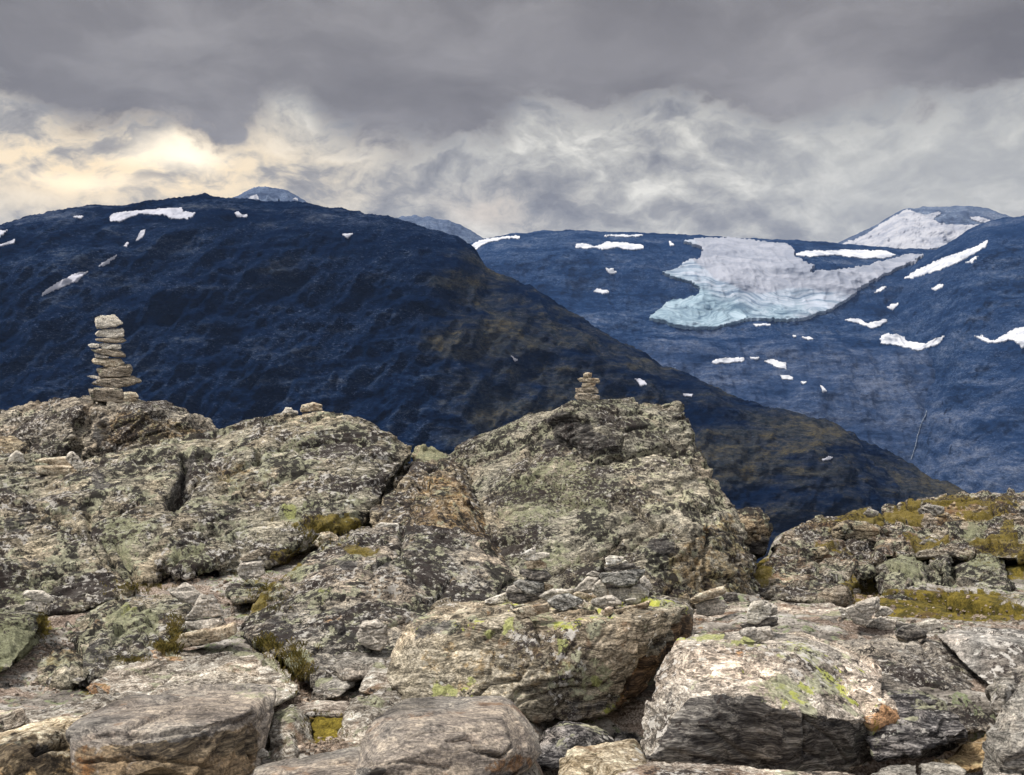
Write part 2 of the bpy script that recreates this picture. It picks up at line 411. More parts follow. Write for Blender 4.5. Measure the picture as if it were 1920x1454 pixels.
def snow_mat(name, c=(0.72, 0.73, 0.76), c2=(0.55, 0.56, 0.60), sc=0.02):
    m = bpy.data.materials.new(name); m.use_nodes = True; t = NT(m.node_tree)
    co = t.n('ShaderNodeTexCoord').outputs['Object']
    n1 = t.noise(t.mapping(co, scale=(0.5, 1, 2)), sc, 8, 0.65)
    principled(t, t.mix(t.mr(n1, 0.42, 0.62), c, c2), 0.8, n1, 0.5, 4, 0.1)
    return m

def glacier_mat():
    m = bpy.data.materials.new('glacier_ice'); m.use_nodes = True; t = NT(m.node_tree)
    co = t.n('ShaderNodeTexCoord').outputs['Object']
    warpn = t.noise(co, 0.0022, 3, 0.5, 0, 1)
    wv = t.n('ShaderNodeVectorMath', {0: warpn, 'Scale': 420.0}, operation='SCALE').outputs[0]
    c2 = t.n('ShaderNodeVectorMath', {0: co, 1: wv}, operation='ADD').outputs[0]
    lines = t.noise(t.mapping(c2, rot=(0, -10, 0), scale=(0.16, 0.3, 2.6)), 0.013, 9, 0.72)
    cre = t.noise(t.mapping(c2, rot=(0, 25, 0), scale=(0.3, 0.5, 3.0)), 0.02, 6, 0.7)
    ice = at(t, 'a_ice')
    snow = t.mix(t.mr(lines, 0.38, 0.60), (0.20, 0.215, 0.26), (0.29, 0.30, 0.345))
    bare = t.ramp(lines, [(0.40, (0.05, 0.09, 0.13)), (0.46, (0.13, 0.19, 0.24)), (0.53, (0.22, 0.30, 0.355)), (0.62, (0.32, 0.40, 0.46))])
    bare = t.mix(t.mr(cre, 0.40, 0.36, 0, 0.7), bare, (0.10, 0.15, 0.20))
    firn = t.ramp(lines, [(0.41, (0.11, 0.15, 0.21)), (0.47, (0.23, 0.28, 0.34)), (0.56, (0.35, 0.38, 0.44))])
    n = t.m('MULTIPLY', t.m('SUBTRACT', t.noise(co, 0.006, 7, 0.7), 0.5), 0.55)
    v = t.m('ADD', ice, n)
    col = t.mix(t.mr(v, 0.22, 0.34), snow, firn)
    col = t.mix(t.mr(v, 0.50, 0.80), col, bare)
    principled(t, col, 0.6, lines, 0.5, 7, 0.2)
    return m

# ------------------------------------------------------------------ distant land
def interp(px, pts):
    a = np.array(pts, float); return np.interp(px, a[:, 0], a[:, 1])

BV = {}
def bvh_of(o):
    me = o.data; n = len(me.vertices); co = np.empty(n * 3, np.float32); me.vertices.foreach_get('co', co)
    co = co.reshape(-1, 3) + np.array(o.location)
    return BVHTree.FromPolygons([tuple(map(float, c)) for c in co], [tuple(p.vertices) for p in me.polygons])

def mountain(name, ridge, yr, zbase, cot, mat, amp, scale, ncol, nrow, seed, px0, px1, round_=250, lines=None, moss=None, bend=None, streak=0.6, light=None, gul=14, e0=0.20):
    px = np.linspace(px0, px1, ncol)
    rp = interp(px, ridge); Yr = interp(px, yr)
    k = np.ones(5) / 5; rp = np.convolve(np.pad(rp, 2, 'edge'), k, 'valid')
    Zr = CAMZ + (727 - rp) / F * Yr
    nb = 10
    rows = []
    for j in range(nb, 0, -1):
        b = (j / nb) ** 1.6 * 1800
        rows.append((px, Yr + b, Zr - b * 0.42))
    tt = np.linspace(0, 1, nrow)
    hh = []
    for q in tt:
        h = q * np.maximum(Zr - zbase, 60)
        off = cot * h + round_ * (1 - np.exp(-h / (round_ * 0.35)))
        if bend is not None: off = off + bend(px, h / 1.0)
        rows.append((px, np.maximum(Yr - off, 300), Zr - h))
    PX = np.array([r[0] for r in rows]); YY = np.array([r[1] for r in rows]); ZZ = np.array([r[2] for r in rows])
    co = np.stack([(PX - 960) / F * YY, YY, ZZ], -1).reshape(-1, 3)
    hfr = np.concatenate([np.zeros((nb, ncol)), np.repeat(tt[:, None], ncol, 1)]).ravel()
    s = co / scale
    q = np.stack([s[:, 0] * 1.0 + s[:, 2] * streak, s[:, 1], s[:, 2] * 0.55 - s[:, 0] * 0.1], -1)
    a = ridged(q * 1.0, 6, seed) - 0.62
    b = fbm(s * 3.1, 5, seed + 5, 0.6)
    e = np.minimum(1, e0 + hfr * 5)
    g_ = ridged(np.stack([q[:, 0] * 4.2, q[:, 1] * 2.5, q[:, 2] * 2.2], -1), 4, seed + 30) - 0.6
    d = (a * amp * 2.3 + b * amp * 0.6 + g_ * gul * 3) * e
    co[:, 1] -= d * 1.2; co[:, 2] += d * 0.35 + fbm(s * 9, 5, seed + 9, 0.7) * amp * 0.20
    me = grid_mesh(name, co, len(rows), ncol, mat)
    X2, Y2 = proj(co)
    if light is not None: attr(me, 'a_light', light(X2, Y2))
    if moss is not None:
        X2, Y2 = proj(co); attr(me, 'a_moss', moss(X2, Y2, co))
    o = link(name, me, kind='structure')
    BV[name] = bvh_of(o)
    return o

m_dark = mountain_mat('dark_mountain_rock', (0.0022, 0.0090, 0.031), (0.008, 0.021, 0.055), (0.050, 0.064, 0.095), moss=1.0, streak=(0, -38, 0), sc=1.0)  # mountain rock colours carry part of the haze's blue
m_blue = mountain_mat('haze_blue_mountain_rock', (0.006, 0.023, 0.070), (0.023, 0.046, 0.100), (0.075, 0.098, 0.155), streak=(0, -8, 0), sc=0.6, bdist=22)
m_blue2 = mountain_mat('right_mountain_rock', (0.007, 0.022, 0.060), (0.022, 0.044, 0.090), (0.075, 0.096, 0.150), streak=(0, 28, 0), sc=0.7, bdist=20)
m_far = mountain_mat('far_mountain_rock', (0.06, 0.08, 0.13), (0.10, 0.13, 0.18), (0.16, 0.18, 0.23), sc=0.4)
m_snow = snow_mat('old_snow', (0.56, 0.565, 0.59), (0.36, 0.375, 0.42)); m_snow_shade = snow_mat('shaded_snow', (0.40, 0.40, 0.45), (0.30, 0.31, 0.36)); m_snow_far = snow_mat('far_snow', (0.36, 0.36, 0.385), (0.24, 0.25, 0.29), 0.006)  # shade on the dark mountain's snow is put into its greyer colour

R1 = [(-900, 560), (-300, 470), (0, 425), (60, 408), (130, 395), (200, 386), (240, 385), (300, 376), (350, 372), (385, 366), (430, 371), (480, 374), (560, 380), (640, 392), (720, 406), (760, 414), (815, 430), (860, 448), (890, 470), (915, 502), (960, 526), (1010, 550), (1080, 590), (1150, 630), (1210, 665), (1240, 690), (1310, 712), (1360, 736), (1400, 756), (1470, 768), (1540, 785), (1600, 815), (1680, 855), (1750, 890), (1810, 920), (1900, 960), (2300, 1150)]
def moss1(x, y, co):
    m = 0.85 * ss(x, 720, 950) * ss(y, 400, 540) + 1.0 * ss(x, 1250, 1450) * ss(y, 760, 900)
    m += 0.5 * np.exp(-((x - 870) / 70) ** 2 - ((y - 510) / 40) ** 2) + 0.6 * np.exp(-((x - 840) / 60) ** 2 - ((y - 640) / 50) ** 2)
    m += 0.35 * np.exp(-((x - 520) / 90) ** 2 - ((y - 520) / 70) ** 2)
    m += 0.4 * np.exp(-((x - 400) / 300) ** 2 - ((y - 400) / 30) ** 2)
    return np.clip(m, 0, 1)
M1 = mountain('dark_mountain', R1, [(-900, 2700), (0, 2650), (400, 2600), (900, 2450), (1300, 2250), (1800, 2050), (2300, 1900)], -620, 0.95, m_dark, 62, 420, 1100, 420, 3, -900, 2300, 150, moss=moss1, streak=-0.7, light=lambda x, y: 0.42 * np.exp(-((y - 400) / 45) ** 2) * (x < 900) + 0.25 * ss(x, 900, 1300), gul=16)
R2 = [(-500, 520), (500, 470), (870, 462), (910, 447), (960, 439), (1010, 434), (1070, 431), (1150, 437), (1250, 440), (1380, 447), (1500, 450), (1600, 458), (1680, 466), (1740, 470), (1850, 470), (2400, 470)]
def bend2(px, h):
    return 260 * ss(h, 380, 640) - 0 * px
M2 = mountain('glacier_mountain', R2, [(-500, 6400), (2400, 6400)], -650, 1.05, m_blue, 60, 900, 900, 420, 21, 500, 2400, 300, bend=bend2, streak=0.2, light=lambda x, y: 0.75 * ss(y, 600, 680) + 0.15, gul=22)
R3 = [(1180, 1000), (1330, 760), (1440, 650), (1500, 622), (1560, 598), (1600, 570), (1650, 536), (1700, 503), (1740, 478), (1790, 448), (1820, 430), (1850, 418), (1880, 412), (1920, 405), (2000, 392), (2400, 380)]
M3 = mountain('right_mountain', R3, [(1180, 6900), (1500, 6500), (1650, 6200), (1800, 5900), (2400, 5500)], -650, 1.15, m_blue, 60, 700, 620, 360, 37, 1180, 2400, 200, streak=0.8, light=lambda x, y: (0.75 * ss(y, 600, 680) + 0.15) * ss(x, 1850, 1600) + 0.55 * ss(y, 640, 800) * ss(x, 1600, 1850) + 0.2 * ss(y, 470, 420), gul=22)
R4 = [(1400, 520), (1560, 462), (1640, 425), (1690, 394), (1720, 389), (1760, 388), (1810, 388), (1850, 393), (1895, 407), (1960, 430), (2200, 480)]
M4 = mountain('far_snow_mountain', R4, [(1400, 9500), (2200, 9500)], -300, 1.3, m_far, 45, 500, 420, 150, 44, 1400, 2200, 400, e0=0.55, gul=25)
R5 = [(380, 420), (430, 374), (455, 360), (480, 353), (505, 351), (535, 357), (570, 376), (620, 420)]
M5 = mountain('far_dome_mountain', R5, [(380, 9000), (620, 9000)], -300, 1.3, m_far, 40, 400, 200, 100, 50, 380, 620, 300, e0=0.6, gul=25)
R6 = [(700, 430), (740, 411), (765, 405), (800, 408), (840, 415), (880, 432), (925, 460), (960, 480)]
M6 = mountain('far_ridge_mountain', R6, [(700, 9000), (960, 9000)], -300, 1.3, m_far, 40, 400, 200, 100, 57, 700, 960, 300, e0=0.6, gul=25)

def zc(ox, oy, s, pts): return [(ox + x / s, oy + y / s) for x, y in pts]

ORI = Vector((0, 0, CAMZ))
def cast(bv, px, py):
    d = Vector(P(px, py, 1.0)) - ORI; d.normalize()
    h = bv.ray_cast(ORI, d)
    return h[0], h[1]

def drape(name, poly, bv, step, lift, mat, rag=2.0, extra=None, seed=0, thick=6.0, flow=0, **kw):
    """a sheet of snow or ice lying on a mountainside inside a traced outline, with a rim going into the slope"""
    xs = [p[0] for p in poly]; ys = [p[1] for p in poly]
    gx = np.arange(min(xs) - rag - step, max(xs) + rag + step * 2, step); gy = np.arange(min(ys) - rag - step, max(ys) + rag + step * 2, step)
    GX, GY = np.meshgrid(gx, gy); fx, fy = GX.ravel(), GY.ravel()
    pn = np.stack([fx / (5 * max(rag, .8)), fy / (3 * max(rag, .8)), np.full(len(fx), seed * 1.7 + 0.3)], -1)
    wx = fx + vnoise(pn, 3) * rag * 1.3 + vnoise(pn * 2.7, 5) * rag * .9; wy = fy + vnoise(pn, 4) * rag + vnoise(pn * 2.7, 6) * rag * .7
    ins = inside(wx, wy, poly).reshape(GX.shape)
    idx = -np.ones(GX.shape, int); verts = []; norms = []; pxs = []
    fm = ins[:-1, :-1] & ins[1:, :-1] & ins[:-1, 1:] & ins[1:, 1:]
    faces = []; pos = {}; TS = None
    if flow:
        T = np.full(GX.shape, np.nan)
        for i in range(GX.shape[0]):
            for j in range(GX.shape[1]):
                h, n = cast(bv, GX[i, j], GY[i, j])
                if h is not None: T[i, j] = h.y
        row = np.nanmedian(T, axis=1); T = np.where(np.isnan(T), row[:, None], T); TS = T.copy()
        for k in range(flow):
            Q = np.pad(TS, 1, 'edge'); TS = (Q[:-2, 1:-1] + Q[2:, 1:-1] + Q[1:-1, :-2] + Q[1:-1, 2:] + TS) / 5
        TS = np.minimum(TS, T - 3)
    def vid(i, j):
        if (i, j) in pos: return pos[(i, j)]
        h, n = cast(bv, GX[i, j], GY[i, j])
        if h is None: pos[(i, j)] = -1; return -1
        if n.dot(h - ORI) > 0: n = -n
        if TS is not None: h = Vector(P(GX[i, j], GY[i, j], TS[i, j])); n = Vector((0, -.5, .85))
        pos[(i, j)] = len(verts); verts.append(h); norms.append(n); pxs.append((GX[i, j], GY[i, j])); return pos[(i, j)]
    for i, j in np.argwhere(fm):
        f = [vid(i, j), vid(i + 1, j), vid(i + 1, j + 1), vid(i, j + 1)]
        if min(f) < 0: continue
        ym = [verts[k].y for k in f]
        if max(ym) - min(ym) > 260: continue
        faces.append(f)
    if not faces: print('EMPTY', name, poly[0]); return None
    up = Vector((0, -0.55, 0.83)); n0 = len(verts)
    allv = [v + (up * 0.6 + n * 0.4) * lift for v, n in zip(verts, norms)] + [v - (up) * thick for v in verts]
    cnt = {}
    for f in faces:
        for a, b in zip(f, f[1:] + f[:1]): cnt[(a, b)] = 1
    rim = [(a, b) for (a, b) in cnt if (b, a) not in cnt]
    fs = [tuple(f) for f in faces] + [(b, a, a + n0, b + n0) for a, b in rim] + [tuple(k + n0 for k in reversed(f)) for f in faces]
    o0 = Vector(allv[0]); o0 = Vector((sum(v.x for v in verts) / n0, sum(v.y for v in verts) / n0, min(v.z for v in verts)))
    me = mesh_np(name, [v - o0 for v in allv], fs, (mat,))
    sm = np.ones(len(fs), bool); sm[len(faces):] = False; me.polygons.foreach_set('use_smooth', sm)
    if extra is not None:
        e = extra(np.array(pxs)); attr(me, 'a_ice', np.concatenate([e, e]))
    o = link(name, me, **kw); o.location = o0
    return o

def Z3(p): return zc(0, 300, 2.0, p)
def Z4(p): return zc(840, 360, 1.7778, p)
GS = 'snow patches on the mountains'
snow = [
 ('M1', Z3([(410, 215), (430, 200), (560, 188), (680, 178), (690, 195), (735, 200), (725, 212), (700, 225), (650, 225), (610, 210), (520, 205), (450, 235), (415, 235)]), 'largest snow patch just below the dark mountain summit, long and white'),
 ('M1', Z3([(150, 512), (170, 490), (200, 470), (270, 430), (335, 418), (300, 450), (220, 485)]), 'slanting wedge of snow on the left slope of the dark mountain, above the tall cairn'),
 ('M1', Z3([(365, 403), (400, 376), (442, 351), (425, 376), (395, 395)]), 'thin diagonal snow streak just above the slanting wedge of snow on the dark mountain'),
 ('M1', Z3([(508, 307), (528, 266), (547, 263), (540, 288), (520, 303)]), 'short snow streak directly below the largest summit snow patch'),
 ('M1', Z3([(463, 327), (476, 308), (484, 312), (474, 332)]), 'tiny snow fleck between two diagonal snow streaks on the dark mountain'),
 ('M1', Z3([(878, 200), (895, 194), (908, 208), (928, 204), (928, 216), (890, 217)]), 'small ragged snow patch right of the dark mountain summit'),
 ('M1', Z3([(1280, 280), (1330, 277), (1302, 295)]), 'small triangular snow patch on the right shoulder of the dark mountain'),
 ('M1', Z3([(-30, 272), (35, 263), (0, 292), (-30, 300)]), 'snow patch cut by the left edge of the photo near the skyline'),
 ('M1', Z3([(-20, 330), (60, 296), (58, 312), (20, 325)]), 'snow streak at the left edge just under another snow patch'),
 ('M1', Z3([(268, 216), (290, 211), (317, 211), (305, 223)]), 'small flat snow patch on the skyline left of the largest summit snow patch'),
 ('M1', Z4([(616, 620), (655, 630), (664, 645), (640, 648), (628, 636)]), 'pale six sided snow patch right of the small cairn on the pointed rock'),
 ('M1', Z4([(782, 675), (818, 675), (812, 684), (786, 683)]), 'small snow bar above the flat shoulder of the pointed rock'),
 ('M1', Z4([(1240, 892), (1262, 884), (1290, 882), (1270, 895), (1245, 898)]), 'lone snow patch low on the mossy spur at right'),
 ('M1', Z4([(208, 546), (218, 552), (234, 560), (222, 565)]), 'tiny white snow fleck up left of the small cairn on the pointed rock'),
 ('M2', Z4([(75, 180), (110, 160), (180, 150), (245, 147), (240, 157), (180, 160), (110, 180), (95, 197)]), 'curved snow edge at the left end of the glacier mountain'),
 ('M2', Z4([(420, 178), (450, 172), (490, 183), (530, 169), (600, 172), (652, 179), (650, 191), (600, 194), (560, 187), (530, 194), (490, 190), (430, 191)]), 'long ragged snow band under the skyline left of the glacier'),
 ('M2', Z4([(519, 255), (550, 257), (568, 270), (540, 276)]), 'upper of two small snow patches left of the glacier'),
 ('M2', Z4([(472, 333), (510, 325), (541, 335), (520, 346)]), 'lower of two small snow patches left of the glacier'),
 ('M2', Z4([(500, 149), (580, 145), (657, 143), (640, 152), (560, 152)]), 'thin snow strip along the skyline of the glacier mountain'),
 ('M2', Z4([(735, 162), (757, 180), (740, 184)]), 'small snow patch beside the upper left corner of the glacier'),
 ('M2', Z4([(1150, 212), (1195, 196), (1260, 200), (1340, 194), (1460, 197), (1497, 210), (1470, 224), (1380, 224), (1280, 214), (1200, 219)]), 'broad snow strip under the skyline right of the glacier'),
 ('M2', Z4([(1010, 442), (1075, 442), (1078, 450), (1030, 450)]), 'flat snow bar just below the right foot of the glacier'),
 ('M2', Z4([(1172, 486), (1215, 486), (1224, 496), (1195, 495)]), 'small snow bar lower right of the glacier foot'),
 ('M2', Z4([(1147, 479), (1158, 479), (1162, 486), (1150, 487)]), 'tiny snow dot lower right of the glacier foot'),
 ('M2', Z4([(873, 570), (890, 558), (915, 554), (990, 555), (985, 569), (920, 574), (880, 575)]), 'long snow patch on the blue slope below the glacier'),
 ('M2', Z4([(1005, 552), (1038, 552), (1035, 560), (1008, 559)]), 'thin snow bar between two larger snow patches below the glacier'),
 ('M2', Z4([(1050, 565), (1080, 559), (1127, 573), (1128, 593), (1090, 586)]), 'lumpy snow patch on the slope below the glacier, right of the long one'),
 ('M2', Z4([(1107, 613), (1135, 615), (1157, 620), (1150, 630), (1115, 628)]), 'small snow patch beneath the lumpy snow patch'),
 ('M2', Z4([(1172, 634), (1198, 634), (1185, 645)]), 'very small triangular snow patch low on the blue slope'),
 ('M2', Z4([(1239, 647), (1250, 650), (1264, 667), (1248, 670)]), 'lowest small snow fleck on the blue slope below the glacier'),
 ('M3', Z4([(1312, 430), (1345, 424), (1370, 424), (1400, 440), (1465, 424), (1466, 438), (1410, 459), (1370, 441)]), 'jagged snow patch at the left foot of the right mountain'),
 ('M3', Z4([(1438, 487), (1460, 475), (1505, 474), (1530, 498), (1580, 508), (1657, 479), (1640, 505), (1570, 532), (1500, 515), (1445, 508)]), 'largest curved snow patch on the face of the right mountain'),
 ('M3', Z4([(1748, 479), (1780, 482), (1820, 498), (1885, 459), (1920, 452), (1950, 470), (1940, 510), (1915, 525), (1885, 495), (1800, 509)]), 'jagged snow patch at the right edge of the photo'),
 ('M3', Z4([(1513, 292), (1560, 262), (1620, 233), (1720, 198), (1802, 163), (1790, 187), (1720, 227), (1640, 262), (1560, 286)]), 'long snow band running up to the crest of the right mountain'),
 ('M3', Z4([(1710, 242), (1780, 208), (1750, 236)]), 'thin snow streak beneath the long snow band of the right mountain'),
 ('M3', Z4([(1607, 326), (1630, 314), (1656, 307), (1645, 320), (1625, 328)]), 'small snow patch on the upper face of the right mountain'),
 ('M3', Z4([(1460, 385), (1480, 376), (1506, 371), (1482, 398)]), 'small wedge of snow right of the glacier below the ridge'),
 ('M3', Z4([(1414, 341), (1435, 322), (1468, 314), (1442, 336)]), 'thin snow wedge on the ridge between glacier and right mountain'),
 ('M4', Z4([(1290, 186), (1330, 168), (1352, 160), (1400, 140), (1440, 112), (1480, 88), (1530, 58), (1560, 70), (1600, 78), (1630, 66), (1645, 72), (1620, 92), (1640, 106), (1690, 112), (1775, 110), (1730, 140), (1700, 158), (1640, 192), (1560, 197), (1440, 187)]), 'wide white snowfield on the far mountain behind the right ridge'),
 ('M4', Z4([(1735, 86), (1770, 84), (1800, 92), (1828, 106), (1790, 108), (1750, 98)]), 'snow patch near the top right of the far snowy mountain'),
 ('M5', Z3([(925, 152), (940, 138), (965, 133), (972, 152)]), 'tiny snow patch on the far dome behind the dark mountain'),
 ('M5', Z3([(1096, 150), (1105, 142), (1118, 147), (1118, 158)]), 'tiny snow speck right of centre on the far dome'),
]
class Both:
    def __init__(s, *b): s.b = b
    def ray_cast(s, o, d):
        r = [x for x in (b.ray_cast(o, d) for b in s.b) if x[0] is not None]
        return min(r, key=lambda x: x[3]) if r else (None, None, None, None)
BVN = {'M1': BV['dark_mountain'], 'M2': Both(BV['glacier_mountain'], BV['right_mountain']), 'M3': Both(BV['glacier_mountain'], BV['right_mountain']), 'M4': BV['far_snow_mountain'], 'M5': BV['far_dome_mountain']}
for k, (mn, poly, lab) in enumerate(snow):
    xs = [p[0] for p in poly]; wd = max(xs) - min(xs)
    drape('snow_patch', poly, BVN[mn], 1.0 if wd > 25 else 0.7, {'M1': 1.6, 'M2': 4, 'M3': 4, 'M4': 7, 'M5': 7}[mn], m_snow_far if mn in ('M4', 'M5') else m_snow_shade if mn == 'M1' else m_snow, rag=1.6 if wd > 25 else 0.7, seed=k, label=lab, cat='snow patch', group=GS)

GL = Z4([(780, 168), (810, 165), (850, 158), (960, 160), (1060, 175), (1120, 180), (1150, 188), (1155, 218), (1190, 240), (1225, 255), (1205, 272), (1290, 267), (1400, 252), (1480, 227), (1520, 218), (1587, 211), (1560, 235), (1500, 260), (1440, 290), (1370, 330), (1330, 370), (1260, 405), (1160, 434), (1060, 430), (1000, 430), (930, 450), (880, 462), (800, 460), (740, 447), (668, 428), (690, 405), (740, 370), (800, 356), (832, 350), (836, 325), (800, 306), (730, 283), (708, 275), (765, 262), (790, 237), (840, 225), (845, 195)])
def ice_f(pp):
    x, y = pp[:, 0], pp[:, 1]
    v = 0.10 + 0.62 * ss(y, 470, 585) + 0.35 * ss(x, 1420, 1240) + 0.25 * ss(y, 560, 615) * ss(x, 1500, 1250)
    v -= 0.9 * np.exp(-((x - 1425) / 85) ** 2 - ((y - 500) / 52) ** 2)
    v -= 0.35 * ss(x, 1450, 1600)
    return v
drape('glacier', GL, BVN['M2'], 1.25, 14, glacier_mat(), rag=2.4, extra=ice_f, seed=99, thick=40, flow=60, label='pale blue glacier tongue with grey snow above, lying in the bowl of the far mountain', cat='glacier')

# thin streams on the blue slope
def ribbon(name, pts, bv, wpx, lift, mat, **kw):
    poly = [(x - wpx, y) for x, y in pts] + [(x + wpx, y) for x, y in reversed(pts)]
    return drape(name, poly, bv, 0.6, lift, mat, rag=0.5, seed=7, thick=2, **kw)
m_water = snow_mat('stream_foam', (0.22, 0.25, 0.30), (0.12, 0.15, 0.20), 0.05)
ribbon('stream', [(1738, 772), (1730, 790), (1722, 812), (1716, 838), (1708, 862)], BVN['M3'], 0.9, 5, m_water, label='thin pale stream running down the lower blue slope at right', cat='stream')
ribbon('stream', [(1266, 690), (1262, 702), (1254, 712)], BVN['M2'], 0.8, 5, m_water, label='short pale stream beside the dark spur below the glacier', cat='stream')

#@@NEAR@@
# ------------------------------------------------------------------ near ground, one sheet running out into the valley
def edge_y(x):
    return np.interp(x, [-60, -8, 0, 2.6, 3.0, 4.0, 5.6, 7.2, 9, 60], [15.5, 15.5, 14.0, 13.6, 14.6, 17.0, 18.3, 20.0, 21, 24])

def ground_z(x, y):
    z = CAMZ - 1.72 - 0.012 * (y - 6)
    z = z - 0.6 * ss(x, 0.05, 0.4) * ss(y, 7.0, 6.3)                      # hollow under the front boulders
    zl = CAMZ + np.interp(y, [4, 6.5, 7.5, 9, 10, 11, 16], [-1.76, -1.80, -1.83, -1.67, -1.55, -1.46, -1.75])
    wl = ss(x, -0.4, -1.3) * ss(y, 5, 6.5); z = z * (1 - wl) + zl * wl
    zr = CAMZ - np.interp(y, [8.5, 9.3, 10.5, 12, 14, 15.5, 18, 20], [1.74, 1.86, 1.97, 2.08, 2.12, 2.05, 1.96, 1.90])
    wr = ss(x, 1.7, 3.2) * ss(y, 8.5, 9.5); z = z * (1 - wr) + zr * wr
    z = z + 0.22 * np.exp(-((x - 1.9) / 1.3) ** 2 - ((y - 8.3) / 0.7) ** 2)
    ye = edge_y(x)
    d = np.maximum(y - ye, 0)
    z = z - 0.25 * np.minimum(d, 1.0) ** 2 - np.maximum(d - 0.7, 0) * 0.75
    return np.maximum(z, -700)

cols = np.concatenate([np.linspace(-14000, -300, 40)[:-1], np.linspace(-300, 2220, 760), np.linspace(2220, 16000, 40)[1:]])
rows = np.concatenate([np.linspace(0.6, 4.3, 10)[:-1], np.exp(np.linspace(math.log(4.3), math.log(21.5), 460)), np.exp(np.linspace(math.log(21.5), math.log(16000), 120))[1:]])
PXg, Yg = np.meshgrid(cols, rows)
Xg = (PXg - 960) / F * Yg
x_, y_ = Xg.ravel(), Yg.ravel()
z_ = ground_z(x_, y_)
p3 = np.stack([x_, y_, np.zeros(len(x_))], -1)
near = ss(y_, 30, 22) * ss(np.abs(x_), 40, 20)
bed = fbm(p3 * 0.8, 4, 2)
hump = fbm(np.stack([x_ * 0.9 + y_ * 0.35, y_ * 0.55, x_ * 0], -1), 3, 8)
lay = fbm(np.stack([x_ * 1.2, y_ * 3.2 + x_ * 0.9, x_ * 0], -1), 5, 12, 0.62)
wd1, wd2, wv_, wt_ = worley(np.stack([x_ * 0.9 + 0.3 * bed, y_ * 1.0, x_ * 0], -1), 4)
right = ss(x_, 1.2, 2.2) * ss(y_, 8.6, 9.6)
dz = bed * 0.07 + lay * 0.05 + ((wv_ - 0.5) * 0.22 + wt_ * 0.35 + hump * 0.22 - 0.10 * ss(wd2 - wd1, 0.10, 0.0)) * (0.18 + 0.55 * right) + fbm(p3 * 14, 4, 31, 0.6) * 0.016
relief = dz.copy()
z_ = z_ + dz * near + fbm(p3 * 0.003, 5, 5) * 60 * ss(y_, 200, 900)
gco = np.stack([x_, y_, z_], -1)
m_ground = ground_mat()
gme = grid_mesh('ground', gco, len(rows), len(cols), m_ground)
gx, gy = proj(np.where(gco[:, 1:2] > 0, gco, gco))
a_moss = right * ss(hump * 0.9 + bed * 0.5 - relief * 1.2, 0.10, 0.40) * 0.8
for (bx, by, rx, ry, s_) in [(1790, 1132, 110, 26, 1.3), (1880, 1050, 70, 40, 1.1), (1640, 1090, 30, 45, 1), (1600, 968, 110, 16, 1.2), (1430, 1070, 35, 25, 1.2), (1780, 945, 130, 12, 0.7), (1640, 1000, 60, 14, .6),
                             (610, 1370, 45, 32, 1.2), (545, 1240, 60, 40, 1.0), (250, 1240, 40, 14, 1.0), (75, 1175, 25, 25, 1.0), (320, 1190, 30, 30, 1.0), (480, 1120, 50, 35, 0.8), (180, 1300, 30, 10, .7)]:
    q = ((gx - bx) / rx) ** 2 + ((gy - by) / ry) ** 2
    a_moss = np.maximum(a_moss, s_ * np.exp(-q))
a_soil = (1 - right) * (0.45 - lay * 1.8) + right * (0.30 - lay * 2.0) 
attr(gme, 'a_moss', a_moss * ss(gco[:, 1], 60, 30)); attr(gme, 'a_soil', np.clip(a_soil, 0, 1))
ground = link('ground', gme, kind='structure')
BVlist = [bvh_of(ground)]

def castnear(px, py):
    best = None
    for bv in BVlist:
        h, n = cast(bv, px, py)
        if h is not None and (best is None or h.y < best.y): best = h
    return best

# ------------------------------------------------------------------ rocks
def hull_bm(bm, pts):
    vs = [bm.verts.new(p) for p in pts]
    r = bmesh.ops.convex_hull(bm, input=vs, use_existing_faces=False)
    junk = [e for e in r['geom_interior'] + r['geom_unused'] if isinstance(e, bmesh.types.BMVert)]
    bmesh.ops.delete(bm, geom=list(set(junk)), context='VERTS')

def with_back(pts, thick, shrink=0.72):
    cx = sum(p[0] for p in pts) / len(pts); by = max(p[1] for p in pts)
    out = [P(*p) for p in pts]
    for (x, y, Y) in pts:
        Y2 = Y + thick; y2 = by + (y - by) * shrink
        out.append(P(cx + (x - cx) * shrink, y2, Y2))
    return out

def remesh(hulls, voxel, smooth=2):
    bm = bmesh.new()
    for h in hulls:
        b = bmesh.new(); hull_bm(b, h); t = bpy.data.meshes.new('t'); b.to_mesh(t); b.free(); bm.from_mesh(t); bpy.data.meshes.remove(t)
    bmesh.ops.recalc_face_normals(bm, faces=bm.faces)
    me = bpy.data.meshes.new('tmp'); bm.to_mesh(me); bm.free()
    o = bpy.data.objects.new('tmp', me); C.objects.link(o)
    m = o.modifiers.new('r', 'REMESH'); m.mode = 'VOXEL'; m.voxel_size = voxel; m.adaptivity = 0
    s = o.modifiers.new('s', 'SMOOTH'); s.factor = 0.5; s.iterations = smooth
    dg = bpy.context.evaluated_depsgraph_get()
    out = bpy.data.meshes.new_from_object(o.evaluated_get(dg))
    bpy.data.objects.remove(o); bpy.data.meshes.remove(me)
    return out

def get_co(me):
    co = np.empty(len(me.vertices) * 3, np.float32); me.vertices.foreach_get('co', co); return co.reshape(-1, 3).astype(float)
def get_no(me):
    co = np.empty(len(me.vertices) * 3, np.float32); me.vertex_normals.foreach_get('vector', co); return co.reshape(-1, 3).astype(float)

